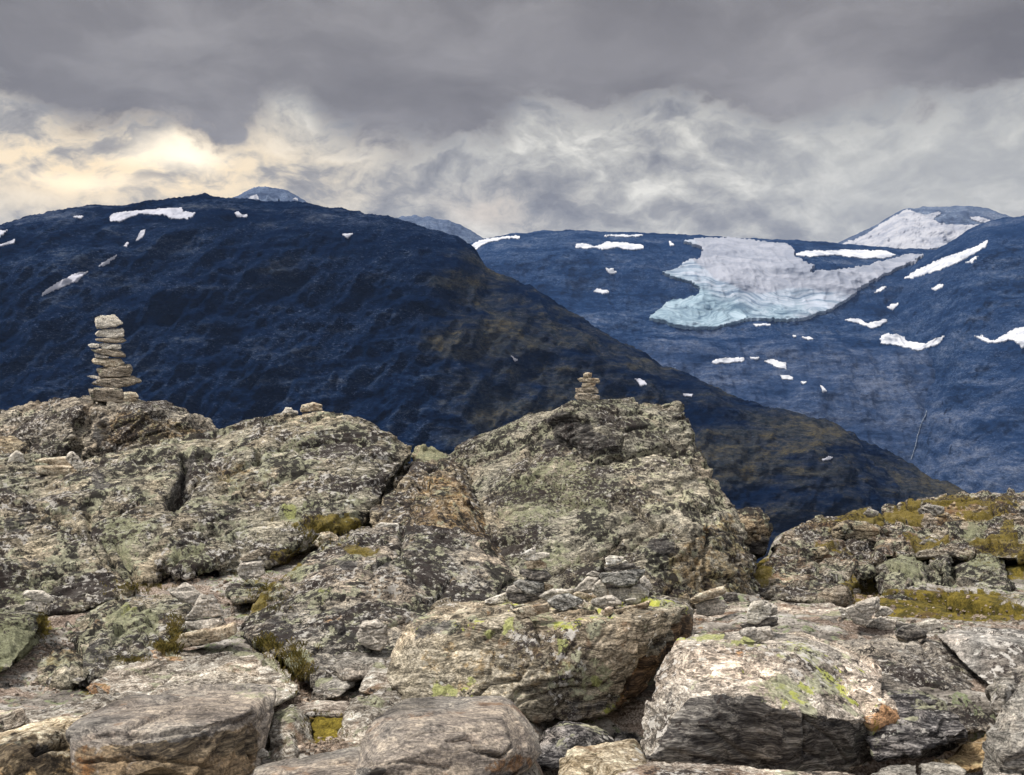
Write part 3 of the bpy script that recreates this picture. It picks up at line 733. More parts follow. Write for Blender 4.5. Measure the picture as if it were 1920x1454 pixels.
NV = [0]; NBASE = [0]
def rock(name, hulls, mat, label, cat, thick=1.2, voxel=0.012, low=0.05, chip=0.03, strata=0.02, fold=(0.25, 0.3, 0.92), sfreq=9, fine=0.006,
         cracks=(), paint=(), seed=0, group=None, raw=False, bv=True, chipf=2.2, smooth=2, kind=None):
    hs = hulls if raw else [with_back(h, thick) if isinstance(h[0], tuple) else with_back(h[0], h[1]) for h in hulls]
    me = remesh(hs, voxel, smooth)
    co = get_co(me); no = get_no(me)
    px, py = proj(co)
    fo = np.array(fold, float); fo /= np.linalg.norm(fo)
    d = fbm(co * 1.7, 3, seed) * low * 0.5
    wob = fbm(co * 1.3, 3, seed + 40)
    # planar chips, elongated along the foliation
    u = co @ fo
    q = co + np.outer(u, fo) * 1.4
    c1, c2, v, tl = worley((q + wob[:, None] * 0.12) * chipf, seed + 3)
    d = d + ((v - 0.5) * 0.75 + tl * 1.3) * chip * 1.4 - chip * 0.75 * ss(c2 - c1, 0.08, 0.0) * ss(fbm(co * 2.3, 2, seed + 77), -0.1, 0.3)
    c1, c2, v, tl = worley(q * chipf * 3.1 + 5, seed + 13)
    d = d + ((v - 0.5) * 0.7 + tl * 1.2) * chip * 0.45
    # foliation ledges
    uu = u * sfreq + wob * 1.6 + fbm(co * 4, 3, seed + 60) * 0.35
    lay = vnoise(np.stack([np.floor(uu) * 1.37 + ss(uu - np.floor(uu), 0.72, 1.0) * 1.37, co[:, 0] * .5, co[:, 1] * .5], -1), seed + 8)
    gate = 0.35 + 0.65 * ss(fbm(co * 1.1, 2, seed + 90), -0.2, 0.3)
    d = d + lay * strata * gate + vnoise(np.stack([uu * 3.3, co[:, 0] * 1.5, co[:, 1] * 1.5], -1), seed + 9) * strata * 0.45
    d = d + fbm(co * 20, 4, seed + 20, 0.62) * fine * 1.3
    fr = ss(-no[:, 1] * 1.0, -0.3, 0.1)
    wn = fbm(np.stack([px / 16, py / 16, px * 0], -1), 3, seed + 5)
    for pts, wd, dep in cracks:
        dd = dist_poly(px + wn * 5, py + wn * 4, pts)
        d = d - dep * np.exp(-(dd / wd) ** 2) * fr
    co2 = co + no * d[:, None]
    pn = fbm(np.stack([px / 30, py / 30, px * 0], -1), 4, seed + 6, 0.6)
    acc = {}
    for item in paint:
        nm, sh, st = item[:3]
        if isinstance(sh, list):
            ins = inside(px, py, sh); dd = dist_poly(px, py, sh, True)
            mk = ss(np.where(ins, dd, -dd) + pn * 14, -8, 12)
        else:
            bx, by, rx, ry = sh
            mk = ss(1.25 - np.hypot((px - bx) / rx, (py - by) / ry) + pn * 0.9, 0.0, 0.75)
        acc[nm] = np.maximum(acc.get(nm, 0), mk * st)
    lo = co2.min(0); hi = co2.max(0)
    org = np.array([(lo[0] + hi[0]) / 2, (lo[1] + hi[1]) / 2, lo[2]])
    me.vertices.foreach_set('co', (co2 - org).astype(np.float32).ravel())
    me.materials.clear(); me.materials.append(mat)
    me.polygons.foreach_set('use_smooth', np.ones(len(me.polygons), bool)); me.update()
    for nm, v in acc.items(): attr(me, nm, v)
    me.name = name
    o = link(name, me); o.location = org
    if kind: o['kind'] = kind
    else: tag(o, label, cat, group, 'thing')
    NV[0] += len(me.vertices)
    if bv: BVlist.append(bvh_of(o))
    return o

lich = dict(cols=((0.085, 0.078, 0.07), (0.19, 0.175, 0.15), (0.34, 0.315, 0.27)))
mE = rock_mat('hillside_gneiss', cols=((0.05, 0.042, 0.032), (0.15, 0.13, 0.105), (0.30, 0.28, 0.245)), rot=(0, 22, 0), band=7, stretch=8, green=0.42, black=0.45, white=0.3, rust=0.5, seed=35, contrast=1.1)
mBlue = rock_mat('smooth_blue_grey_rock', cols=((0.09, 0.088, 0.088), (0.17, 0.168, 0.165), (0.27, 0.265, 0.26)), rot=(0, -50, 0), band=6, stretch=3, green=0.0, black=0.05, white=0.1, rust=0.15, seed=34, speck=0.25, bump=0.5, contrast=0.9)
mA = rock_mat('lichen_gneiss_back', **lich, rot=(0, 20, 0), green=0.25, black=0.50, white=0.45, seed=1, size=1.25)
mB = rock_mat('green_lichen_gneiss', cols=((0.085, 0.08, 0.065), (0.19, 0.18, 0.145), (0.32, 0.30, 0.25)), rot=(0, 28, 0), green=0.52, black=0.48, white=0.45, rust=0.15, seed=2, size=0.85)
mB2 = rock_mat('dark_green_gneiss', cols=((0.07, 0.07, 0.066), (0.15, 0.15, 0.14), (0.26, 0.25, 0.22)), rot=(0, -25, 0), green=0.62, black=0.48, white=0.22, rust=0.2, seed=3)
mB3 = rock_mat('brown_lichen_gneiss', cols=((0.075, 0.06, 0.045), (0.18, 0.155, 0.115), (0.33, 0.29, 0.22)), rot=(0, 70, 0), green=0.35, black=0.52, white=0.40, rust=0.3, seed=4)
mC = rock_mat('slab_gneiss', cols=((0.085, 0.08, 0.07), (0.185, 0.18, 0.15), (0.31, 0.295, 0.25)), rot=(0, 25, 0), band=11, green=0.52, black=0.50, white=0.22, seed=5, speck=0.7, size=1.15)
mD = rock_mat('speckled_lichen_gneiss', cols=((0.075, 0.072, 0.07), (0.17, 0.16, 0.145), (0.31, 0.29, 0.255)), rot=(0, 30, 0), green=0.55, black=0.55, white=0.52, rust=0.2, seed=6)
mPale = rock_mat('pale_banded_gneiss', cols=((0.13, 0.115, 0.10), (0.29, 0.265, 0.235), (0.46, 0.435, 0.40)), rot=(0, 12, 0), band=10, stretch=9, green=0.15, black=0.10, white=0.1, rust=0.35, seed=7, speck=0.6)
mCen = rock_mat('central_boulder_gneiss', cols=((0.075, 0.067, 0.054), (0.17, 0.153, 0.12), (0.30, 0.275, 0.23)), rot=(0, 55, 0), band=9, green=0.32, black=0.22, white=0.15, yellow=0.10, rust=0.25, seed=8, bump=0.55, speck=0.8)
mPink = rock_mat('pinkish_gneiss', cols=((0.13, 0.105, 0.09), (0.29, 0.255, 0.225), (0.45, 0.405, 0.365)), rot=(0, 6, 0), band=10, stretch=9, green=0.15, black=0.2, white=0.2, rust=0.4, seed=9, speck=0.6)
mWhite = rock_mat('white_boulder_gneiss', cols=((0.12, 0.11, 0.10), (0.255, 0.235, 0.215), (0.42, 0.395, 0.365)), rot=(0, 60, 0), band=8, green=0.3, black=0.16, white=0.3, yellow=0.08, rust=0.25, seed=10, bump=0.5, speck=0.8)
mDark = rock_mat('dark_banded_gneiss', cols=((0.022, 0.021, 0.024), (0.068, 0.066, 0.072), (0.19, 0.185, 0.19)), rot=(0, 18, 0), band=8, stretch=11, green=0.05, black=0.1, white=0.1, rust=0.2, seed=11, contrast=1.2, speck=0.4)
mSmooth = rock_mat('smooth_grey_gneiss', cols=((0.080, 0.075, 0.074), (0.145, 0.137, 0.130), (0.225, 0.21, 0.19)), rot=(0, 14, 0), band=5, stretch=9, green=0.0, black=0.0, white=0.0, rust=0.30, seed=12, contrast=0.75, bump=0.35, speck=0.25)
mSpeck = rock_mat('speckled_grey_gneiss', cols=((0.09, 0.083, 0.078), (0.175, 0.162, 0.148), (0.28, 0.26, 0.235)), rot=(0, -40, 0), band=7, stretch=3, green=0.08, black=0.42, white=0.35, rust=0.2, seed=13, size=1.3)
mGrey = rock_mat('clean_grey_gneiss', cols=((0.13, 0.125, 0.118), (0.25, 0.24, 0.225), (0.38, 0.365, 0.34)), rot=(0, 20, 0), band=12, stretch=5, green=0.1, black=0.12, white=0.15, rust=0.12, seed=14, speck=0.4)
mTan = rock_mat('tan_gneiss', cols=((0.15, 0.12, 0.08), (0.30, 0.255, 0.19), (0.44, 0.39, 0.31)), rot=(0, 12, 0), band=9, stretch=4, green=0.2, black=0.1, white=0.1, rust=0.3, seed=15, speck=0.5)
mCair = rock_mat('cairn_gneiss', cols=((0.10, 0.09, 0.077), (0.215, 0.20, 0.17), (0.38, 0.355, 0.31)), rot=(0, 8, 0), band=18, stretch=6, green=0.2, black=0.3, white=0.25, rust=0.2, seed=16, size=1.6, tone=0.0)
mCairP = rock_mat('pale_stone', cols=((0.22, 0.20, 0.175), (0.38, 0.355, 0.315), (0.54, 0.51, 0.46)), rot=(0, 10, 0), band=16, stretch=6, green=0.1, black=0.15, white=0.1, rust=0.15, seed=17, size=1.6)

sGrey = rock_mat('loose_grey_stone', cols=((0.17, 0.168, 0.16), (0.30, 0.295, 0.28), (0.44, 0.43, 0.41)), rot=(0, 20, 0), band=7, stretch=5, green=0.0, black=0.0, white=0.0, rust=0.08, seed=24, speck=0.35, contrast=0.9, tone=0.0)
sPale = rock_mat('loose_pale_stone', cols=((0.27, 0.255, 0.225), (0.42, 0.40, 0.365), (0.56, 0.54, 0.50)), rot=(0, 10, 0), band=6, stretch=5, green=0.0, black=0.03, white=0.0, rust=0.08, seed=27, speck=0.4, contrast=0.9, tone=0.0)
sStripe = rock_mat('loose_striped_stone', cols=((0.07, 0.072, 0.072), (0.19, 0.19, 0.185), (0.36, 0.36, 0.35)), rot=(0, 25, 0), band=9, stretch=8, green=0.0, black=0.0, white=0.0, rust=0.05, seed=28, speck=0.2, contrast=1.1, tone=0.0)
sTan = rock_mat('loose_tan_stone', cols=((0.19, 0.155, 0.11), (0.34, 0.29, 0.225), (0.48, 0.43, 0.35)), rot=(0, 12, 0), band=7, stretch=4, green=0.0, black=0.03, white=0.0, rust=0.25, seed=25, speck=0.4, contrast=0.9, tone=0.0)
sRed = rock_mat('loose_reddish_stone', cols=((0.17, 0.135, 0.11), (0.31, 0.26, 0.22), (0.47, 0.41, 0.36)), rot=(0, 12, 0), band=7, stretch=4, green=0.0, black=0.0, white=0.0, rust=0.3, seed=29, speck=0.4, contrast=0.9, tone=0.0)
sDark = rock_mat('loose_dark_stone', cols=((0.045, 0.043, 0.045), (0.115, 0.11, 0.108), (0.24, 0.23, 0.215)), rot=(0, 18, 0), band=8, stretch=9, green=0.0, black=0.0, white=0.0, rust=0.1, seed=26, speck=0.3, tone=0.0)

# back left outcrop under the tall cairn
rock('rock_outcrop', [
    [(-90, 800, 15.6), (0, 768, 16), (60, 752, 16.2), (110, 746, 16.2), (165, 752, 15.7), (150, 770, 15.2), (120, 850, 14.7), (-90, 880, 14.6), (130, 1000, 14.5), (-90, 1000, 14.4)],
    [(110, 748, 16.2), (165, 757, 15.5), (250, 751, 16.2), (300, 755, 16.2), (345, 763, 16.1), (375, 778, 16), (398, 797, 15.8), (410, 810, 15.7), (260, 768, 15.2), (350, 790, 15.2), (395, 830, 15.0), (390, 960, 15), (150, 840, 14.8), (150, 1000, 14.7), (300, 1000, 14.7)]],
    mA, 'rounded grey and black lichened outcrop at far left under the tall cairn', 'rock outcrop', thick=3, voxel=0.02, low=0.07, chip=0.06, strata=0.045, fold=(-0.42, 0.2, 0.9), sfreq=7, seed=5,
    cracks=[([(165, 770), (150, 820), (140, 860)], 5, 0.06)],
    paint=[('a_pale', [(0, 790), (150, 755), (250, 756), (170, 775), (130, 835), (0, 850)], 0.45), ('a_brown', [(175, 790), (260, 765), (390, 800), (400, 830), (200, 850)], 0.55), ('a_dark', (190, 800, 14, 45), 0.6), ('a_dark', (330, 775, 60, 12), 0.4)])
rock('rock_outcrop', [[(-90, 812, 14.6), (0, 818, 14.5), (25, 822, 14.4), (45, 832, 14.3), (53, 850, 14.2), (50, 900, 13.9), (-90, 900, 13.8)]], mB3,
     'small dark brown rock knob cut by the left edge below the cairn outcrop', 'rock outcrop', thick=1.2, voxel=0.018, low=0.05, seed=9, chip=0.05)

# big left outcrop
rock('rock_outcrop', [
    [(405, 804, 13.6), (480, 789, 13.4), (545, 774, 13.2), (600, 768, 13), (640, 775, 12.9), (700, 800, 12.8), (765, 832, 12.7), (772, 850, 12.3), (735, 900, 11.6), (688, 938, 11.0), (600, 965, 10.8), (540, 985, 10.6), (530, 1052, 10.4), (620, 1010, 10.6), (690, 968, 10.9), (400, 840, 12.6), (350, 945, 11.2), (330, 1040, 10.3), (420, 1085, 10.0), (500, 1062, 10.2)],
    [(128, 900, 12.3), (210, 872, 12.4), (280, 852, 12.4), (340, 840, 12.4), (400, 832, 12.6), (140, 868, 13.4), (300, 833, 13.6), (405, 806, 13.8), (40, 950, 11.2), (160, 1000, 10.6), (300, 940, 11.0), (345, 870, 11.9), (330, 1060, 10.1), (250, 1110, 9.7), (150, 1110, 9.8)],
    [(-90, 902, 12.3), (60, 890, 12.8), (150, 880, 12.8), (-90, 960, 11.2), (60, 960, 11.1), (-90, 1060, 10.2), (100, 1080, 10.0)],
    [(-90, 860, 13.6), (60, 868, 13.4), (150, 866, 13.4), (-90, 905, 12.6), (150, 900, 12.6)],
    [(-90, 935, 10.9), (20, 930, 10.9), (60, 950, 10.7), (160, 1005, 10.1), (215, 1060, 9.7), (262, 1105, 9.4), (150, 1150, 9.0), (60, 1145, 9.0), (-90, 1150, 9.0), (-90, 1040, 9.8)],
    [(690, 880, 12.9), (770, 880, 12.9), (690, 1000, 11.6), (800, 1000, 11.6), (720, 960, 11.5), (600, 1040, 11.3)],
    [(330, 905, 11.8), (400, 880, 12.0), (440, 930, 11.3), (470, 1000, 10.6), (430, 1062, 10.0), (350, 1085, 9.8), (300, 1060, 9.9), (310, 960, 10.9)],
    ], mB, 'broad green lichened bedrock outcrop filling the left middle ground', 'rock outcrop', thick=2.6, voxel=0.016, low=0.085, chip=0.06, strata=0.05, fold=(-0.35, 0.25, 0.9), sfreq=6, seed=11, chipf=1.5,
    cracks=[([(345, 850), (350, 880), (345, 925), (325, 945)], 9, 0.22), ([(410, 885), (370, 905), (345, 935)], 6, 0.12), ([(480, 868), (490, 845), (530, 825), (545, 812)], 5, 0.07), ([(485, 850), (484, 872)], 4, 0.08),
            ([(0, 1060), (50, 1075), (90, 1095)], 3, 0.05), ([(165, 960), (165, 1010)], 5, 0.1), ([(380, 1010), (420, 990), (450, 985)], 4, 0.06), ([(210, 1060), (165, 1010), (60, 952)], 5, 0.10), ([(150, 880), (280, 858), (400, 830)], 4, 0.06), ([(260, 1110), (240, 1060), (215, 1020)], 4, 0.07), ([(325, 1080), (335, 1040), (300, 1030)], 4, 0.06)],
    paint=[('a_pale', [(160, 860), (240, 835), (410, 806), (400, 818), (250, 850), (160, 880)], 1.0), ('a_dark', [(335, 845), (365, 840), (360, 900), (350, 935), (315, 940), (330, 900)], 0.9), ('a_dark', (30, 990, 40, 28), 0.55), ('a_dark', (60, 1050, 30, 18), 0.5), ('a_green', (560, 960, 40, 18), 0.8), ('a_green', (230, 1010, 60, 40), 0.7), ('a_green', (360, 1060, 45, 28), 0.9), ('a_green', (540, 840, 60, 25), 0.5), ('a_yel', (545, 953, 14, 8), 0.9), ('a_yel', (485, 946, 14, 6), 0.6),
           ('a_moss', (610, 985, 60, 22), 0.85), ('a_moss', (540, 1045, 60, 14), 0.8), ('a_dark', (195, 905, 30, 22), 0.6), ('a_dark', (700, 930, 12, 12), 0.6), ('a_dark', (340, 1030, 12, 40), 0.5), ('a_green', (60, 1100, 70, 30), .6), ('a_brown', (430, 890, 70, 22), .5)])
rock('rock_outcrop', [[(766, 846, 12.7), (800, 838, 12.9), (830, 850, 12.8), (870, 880, 12.4), (900, 925, 11.9), (925, 975, 11.4), (945, 1030, 10.9), (950, 1060, 10.4), (735, 905, 11.7), (698, 945, 10.9), (700, 990, 10.5), (800, 1010, 10.2), (860, 1010, 10.1), (795, 885, 11.8), (850, 930, 11.2)]],
     mB3, 'brown grey lichened buttress between the left outcrop and the pointed rock', 'rock outcrop', thick=2.2, voxel=0.016, low=0.07, chip=0.05, strata=0.03, fold=(0.9, 0.2, 0.35), seed=14, cracks=[([(770, 850), (740, 900), (690, 945)], 9, 0.16)],
     paint=[('a_brown', [(800, 880), (880, 900), (940, 1000), (940, 1060), (780, 990), (740, 950)], 0.5), ('a_green', (800, 850, 45, 14), 0.8), ('a_pale', (780, 1000, 40, 12), 0.5), ('a_dark', (720, 955, 25, 14), .6)])
# middle lichened slab
rock('rock_slab', [[(443, 1178, 8.4), (475, 1132, 8.9), (558, 1062, 9.6), (618, 1020, 10.0), (678, 993, 10.2), (740, 984, 10.25), (860, 988, 10.2), (905, 1015, 10.0), (950, 1060, 9.7), (988, 1105, 9.4), (940, 1142, 8.6), (830, 1200, 8.0), (740, 1262, 7.5), (600, 1278, 7.3), (500, 1218, 7.8), (650, 1075, 8.9), (760, 1040, 9.3)]],
     mD, 'tilted slab crusted with white, green and black lichen in the centre left', 'rock slab', thick=1.6, voxel=0.012, low=0.075, chip=0.05, strata=0.028, fold=(-0.3, -0.5, 0.8), seed=21, chipf=2.0,
     cracks=[([(755, 985), (752, 1040), (700, 1075)], 4, 0.06), ([(700, 1190), (770, 1165)], 4, 0.08), ([(850, 1080), (820, 1120), (770, 1140)], 3, 0.05), ([(700, 1010), (680, 1020)], 4, .05), ([(580, 1150), (640, 1120), (760, 1110)], 3, 0.04)],
     paint=[('a_dark', (650, 1060, 30, 15), 0.8), ('a_dark', (640, 1180, 14, 14), 0.8), ('a_dark', (710, 1070, 22, 10), .7), ('a_dark', (505, 1170, 30, 14), .6), ('a_yel', (605, 1115, 30, 18), 0.4), ('a_rust', (625, 1160, 30, 14), 0.5), ('a_pale', (650, 1160, 25, 12), 0.7), ('a_moss', [(450, 1150), (560, 1050), (575, 1060), (480, 1150)], 0.8), ('a_moss', (680, 1030, 40, 8), .7), ('a_dark', (590, 1240, 60, 25), .3), ('a_green', (560, 1240, 35, 18), 0.9), ('a_green', (530, 1080, 40, 14), .7)])
# pointed rock
rock('pointed_rock', [
    [(838, 852, 13.2), (900, 812, 13.2), (1000, 777, 13.1), (1040, 772, 12.9), (1030, 800, 12.5), (1060, 835, 12.2), (1130, 872, 11.7), (1160, 925, 11.15), (1225, 975, 10.7), (1290, 1010, 10.4), (1320, 1140, 9.9), (1200, 1140, 9.75), (1050, 1125, 9.75), (980, 1115, 9.9), (925, 1040, 10.6), (905, 960, 11.5), (875, 890, 12.6)],
    [(1130, 872, 11.7), (1210, 850, 12.0), (1290, 830, 12.3), (1330, 870, 12.1), (1370, 940, 11.7), (1402, 1020, 11.2), (1417, 1090, 10.8), (1419, 1135, 10.5), (1290, 1010, 10.35), (1225, 975, 10.65), (1160, 925, 11.1), (1340, 1140, 10.0), (1250, 1140, 9.85)],
    [(1030, 840, 13.4), (1300, 850, 13.2), (1180, 900, 11.75), (1250, 900, 12.0), (1320, 870, 12.3), (1060, 870, 12.4), (1040, 773, 12.9), (1062, 762, 12.8), (1075, 752, 12.8), (1130, 757, 13.0), (1200, 752, 13.2), (1270, 757, 13.2), (1287, 770, 12.9), (1300, 830, 12.4), (1200, 852, 11.9), (1110, 792, 12.15), (1062, 768, 12.3), (1060, 832, 12.1), (1180, 858, 11.85), (1032, 790, 12.5), (1028, 815, 12.4)]],
    mC, 'large pointed rock in the centre with the small cairn on its flat top', 'rock outcrop', thick=2.4, voxel=0.0155, low=0.07, chip=0.055, strata=0.05, fold=(-0.38, 0.1, 0.9), sfreq=7, seed=31, chipf=1.6,
    cracks=[([(1110, 1058), (1180, 1028), (1250, 985)], 3, 0.07), ([(960, 1105), (1040, 1075), (1110, 1045), (1200, 1000)], 3.2, 0.09), ([(845, 855), (950, 830), (1030, 815), (1130, 862), (1200, 850)], 4, 0.09), ([(975, 900), (990, 860), (1005, 810)], 2.5, 0.05), ([(940, 1000), (925, 960)], 3, .05), ([(1180, 808), (1250, 800)], 3, 0.06), ([(1290, 830), (1230, 845), (1140, 855)], 4, 0.07),
            ([(1330, 980), (1325, 1060), (1335, 1120)], 3.5, 0.07), ([(1300, 1000), (1310, 1080)], 3, 0.05), ([(1130, 940), (1180, 950), (1240, 1000)], 4, 0.06)],
    paint=[('a_dark', [(1030, 792), (1060, 772), (1110, 795), (1180, 850), (1060, 838), (1020, 835)], 0.95), ('a_pale', [(1080, 757), (1130, 760), (1280, 760), (1300, 830), (1200, 850), (1120, 800)], 0.36), ('a_pale', [(1140, 860), (1290, 835), (1360, 920), (1400, 1000), (1290, 1000), (1170, 930)], 0.8), ('a_brown', [(1250, 1040), (1300, 1010), (1370, 950), (1415, 1060), (1420, 1140), (1230, 1130)], 0.52), ('a_dark', [(1320, 1010), (1340, 1010), (1350, 1120), (1325, 1120)], .5),  # first two patches paint the overhang's shade and the top's light
           ('a_dark', (1240, 1030, 35, 18), 0.7), ('a_dark', (990, 990, 60, 22), 0.35), ('a_green', [(1000, 850), (1120, 860), (1140, 960), (950, 1000), (920, 950)], 0.5), ('a_green', (1010, 1060, 80, 30), 0.5), ('a_dark', [(1090, 770), (1180, 790), (1170, 820), (1110, 790)], 0.5), ('a_dark', [(1180, 900), (1280, 890), (1260, 960), (1190, 940)], 0.42), ('a_rust', (1330, 1020, 14, 60), .4)])
rock('boulder', [[(1372, 958, 14.2), (1400, 950, 14.3), (1422, 952, 14.3), (1442, 972, 14.2), (1449, 998, 14.1), (1436, 1030, 14.1), (1412, 1052, 14.1), (1385, 1045, 14.0), (1370, 1000, 13.8), (1420, 985, 13.8)]], mB3,
     'dark shaded boulder peeking out behind the right foot of the pointed rock', 'boulder', thick=0.7, voxel=0.016, low=0.04, chip=0.03, seed=36, paint=[('a_dark', (1410, 1030, 40, 25), .9)], cracks=[([(1390, 985), (1445, 980)], 3, .04)])

# pale slab behind the white boulder and bedrock at lower left
rock('rock_slab', [[(1270, 1145, 8.9), (1340, 1132, 9.1), (1460, 1128, 9.2), (1560, 1132, 9.2), (1640, 1160, 8.9), (1720, 1190, 8.4), (1760, 1200, 8.2), (1700, 1260, 7.4), (1540, 1240, 7.5), (1300, 1225, 7.5), (1230, 1235, 7.5), (1250, 1200, 7.8)]],
     mPink, 'flat pinkish bedrock slab behind the pale and dark front boulder', 'rock slab', thick=0.8, voxel=0.012, low=0.05, chip=0.03, strata=0.03, fold=(0.1, -0.2, 0.95), sfreq=12, seed=41,
     cracks=[([(1290, 1175), (1380, 1165), (1450, 1172)], 4, 0.06), ([(1300, 1195), (1400, 1190)], 4, 0.05), ([(1500, 1180), (1600, 1190), (1690, 1215)], 4, 0.05)],
     paint=[('a_rust', (1360, 1182, 60, 12), 0.6), ('a_rust', (1300, 1170, 40, 10), 0.4), ('a_green', (1570, 1155, 35, 8), 0.8), ('a_pale', (1500, 1140, 70, 10), 0.4)])
rock('rock_slab', [[(158, 1292, 7.0), (225, 1243, 7.6), (330, 1212, 8.0), (400, 1206, 8.05), (455, 1208, 8.0), (512, 1226, 7.75), (548, 1262, 7.3), (560, 1300, 6.9), (500, 1330, 6.6), (300, 1325, 6.6), (200, 1310, 6.75)]],
     mPale, 'low domed pale slab of bedrock below the three stone pile at left', 'rock slab', thick=0.7, voxel=0.010, low=0.035, chip=0.028, strata=0.03, fold=(-0.3, 0.1, 0.9), sfreq=14, seed=43, chipf=2.6,
     cracks=[([(240, 1300), (300, 1285), (320, 1268), (400, 1262), (480, 1262)], 4, 0.05), ([(160, 1295), (190, 1300), (290, 1296)], 4, .04), ([(430, 1290), (540, 1262)], 3, .03)],
     paint=[('a_green', [(380, 1205), (470, 1210), (520, 1235), (550, 1280), (500, 1250), (420, 1225)], 0.8), ('a_rust', (180, 1290, 25, 8), 0.8), ('a_green', (270, 1260, 30, 10), .5), ('a_rust', (290, 1232, 60, 5), .5)])
rock('rock_slab', [[(-90, 1345, 6.3), (0, 1325, 6.5), (120, 1315, 6.6), (230, 1300, 6.8), (330, 1292, 6.9), (340, 1310, 6.5), (160, 1350, 6.0), (0, 1385, 5.8), (-90, 1390, 5.7)]],
     mPale, 'layered pale bedrock ledge at the lower left edge behind the front slabs', 'rock slab', thick=0.5, voxel=0.010, low=0.03, chip=0.02, strata=0.035, fold=(-0.2, -0.1, 0.95), sfreq=18, seed=47, chipf=2.6,
     paint=[('a_yel', (50, 1358, 30, 8), 0.7), ('a_pale', (60, 1345, 120, 12), 0.6), ('a_green', (20, 1370, 60, 10), .5)])
# left lichened blocks
rock('boulder', [[(50, 1282, 7.6), (95, 1215, 8.3), (155, 1152, 9.0), (240, 1116, 9.4), (325, 1118, 9.3), (358, 1135, 9.0), (348, 1180, 8.3), (300, 1228, 7.8), (225, 1260, 7.4), (150, 1285, 7.2), (200, 1180, 8.1), (270, 1150, 8.6)]],
     mB, 'yellow green lichened rock hump at lower left beneath the broad outcrop', 'rock outcrop', thick=1.0, voxel=0.011, low=0.06, chip=0.045, strata=0.03, fold=(0.6, 0.1, 0.8), seed=51, chipf=2.4,
     cracks=[([(120, 1190), (180, 1165), (240, 1130)], 3, 0.06), ([(150, 1270), (155, 1220), (120, 1200)], 4, .06), ([(240, 1215), (280, 1180)], 3, .04)],
     paint=[('a_yel', (245, 1145, 30, 14), 0.55), ('a_green', (250, 1165, 60, 35), 0.9), ('a_dark', (170, 1235, 55, 25), 0.5), ('a_rust', (120, 1185, 30, 10), .5), ('a_brown', (110, 1230, 50, 30), .5)])
rock('boulder', [[(-90, 1150, 8.4), (20, 1143, 8.5), (60, 1145, 8.4), (83, 1152, 8.3), (76, 1182, 8.0), (45, 1218, 7.7), (20, 1255, 7.4), (-90, 1272, 7.3), (30, 1165, 7.9)]],
     mB2, 'pale green lichened boulder cut by the left edge', 'boulder', thick=0.7, voxel=0.011, low=0.035, chip=0.03, seed=53, paint=[('a_green', (20, 1190, 60, 60), 1.0), ('a_pale', (45, 1175, 25, 18), .7), ('a_yel', (10, 1265, 30, 8), .6)])
# central flat-topped boulder
rock('boulder', [
    [(730, 1272, 6.75), (738, 1228, 6.95), (758, 1188, 7.1), (775, 1160, 7.3), (810, 1140, 7.7), (850, 1128, 7.95), (950, 1117, 8.1), (1050, 1112, 8.15), (1180, 1112, 8.2), (1245, 1118, 8.1), (1290, 1128, 7.9), (1302, 1148, 7.6), (785, 1175, 6.95), (900, 1168, 6.85), (970, 1170, 6.8), (1100, 1172, 6.75), (1210, 1160, 6.8), (1285, 1140, 7.2),
     (1200, 1300, 6.85), (1160, 1335, 6.75), (1060, 1352, 6.6), (1005, 1362, 6.55), (975, 1335, 6.5), (900, 1318, 6.5), (760, 1308, 6.65), (740, 1292, 6.7), (1290, 1195, 7.2), (1250, 1235, 7.1)]],
    mCen, 'large flat topped boulder in the front centre carrying two cairns and loose stones', 'boulder', thick=1.0, voxel=0.0095, low=0.025, chip=0.03, strata=0.009, fine=0.004, fold=(-0.75, 0.2, 0.55), sfreq=12, seed=61, chipf=1.9,
    cracks=[([(1286, 1150), (1215, 1225), (1160, 1320)], 4, 0.05), ([(1000, 1310), (1060, 1295), (1120, 1290), (1180, 1245)], 3, 0.03), ([(775, 1172), (870, 1165), (960, 1172)], 3, 0.015), ([(960, 1330), (1010, 1300), (1080, 1290)], 3, .03)],
    paint=[('a_yel', [(955, 1158), (966, 1166), (965, 1180), (950, 1198), (937, 1198), (940, 1175)], 1.0), ('a_yel', [(905, 1185), (930, 1182), (925, 1200), (905, 1196)], 0.8), ('a_yel', [(1050, 1205), (1065, 1202), (1058, 1225), (1045, 1230)], 1.0), ('a_yel', [(815, 1282), (850, 1278), (860, 1310), (812, 1308)], 0.8), ('a_yel', [(865, 1260), (895, 1262), (900, 1285), (870, 1282)], 0.65), ('a_yel', (1118, 1280, 12, 12), .7),
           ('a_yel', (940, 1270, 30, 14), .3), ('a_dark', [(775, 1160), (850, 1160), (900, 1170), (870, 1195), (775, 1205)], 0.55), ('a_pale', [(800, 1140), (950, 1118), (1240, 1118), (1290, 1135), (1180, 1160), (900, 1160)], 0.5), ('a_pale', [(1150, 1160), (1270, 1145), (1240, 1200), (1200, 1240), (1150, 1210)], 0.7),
           ('a_dark', [(1290, 1150), (1304, 1190), (1190, 1315), (1160, 1340), (1165, 1290), (1215, 1225)], 0.75), ('a_rust', [(1288, 1155), (1300, 1180), (1190, 1310), (1160, 1335), (1165, 1290), (1215, 1225)], 1.0), ('a_rust', (1230, 1150, 50, 8), .4), ('a_brown', [(780, 1210), (960, 1190), (1100, 1200), (1090, 1290), (900, 1310), (790, 1290)], 0.4), ('a_green', (1110, 1260, 60, 45), 0.5), ('a_green', (1000, 1160, 50, 12), .5), ('a_dark', [(1000, 1350), (1070, 1310), (1160, 1295), (1165, 1335), (1010, 1365)], .5), ('a_rust', (870, 1150, 60, 8), .35)])  # a_dark over the brown right sliver paints its undercut shade
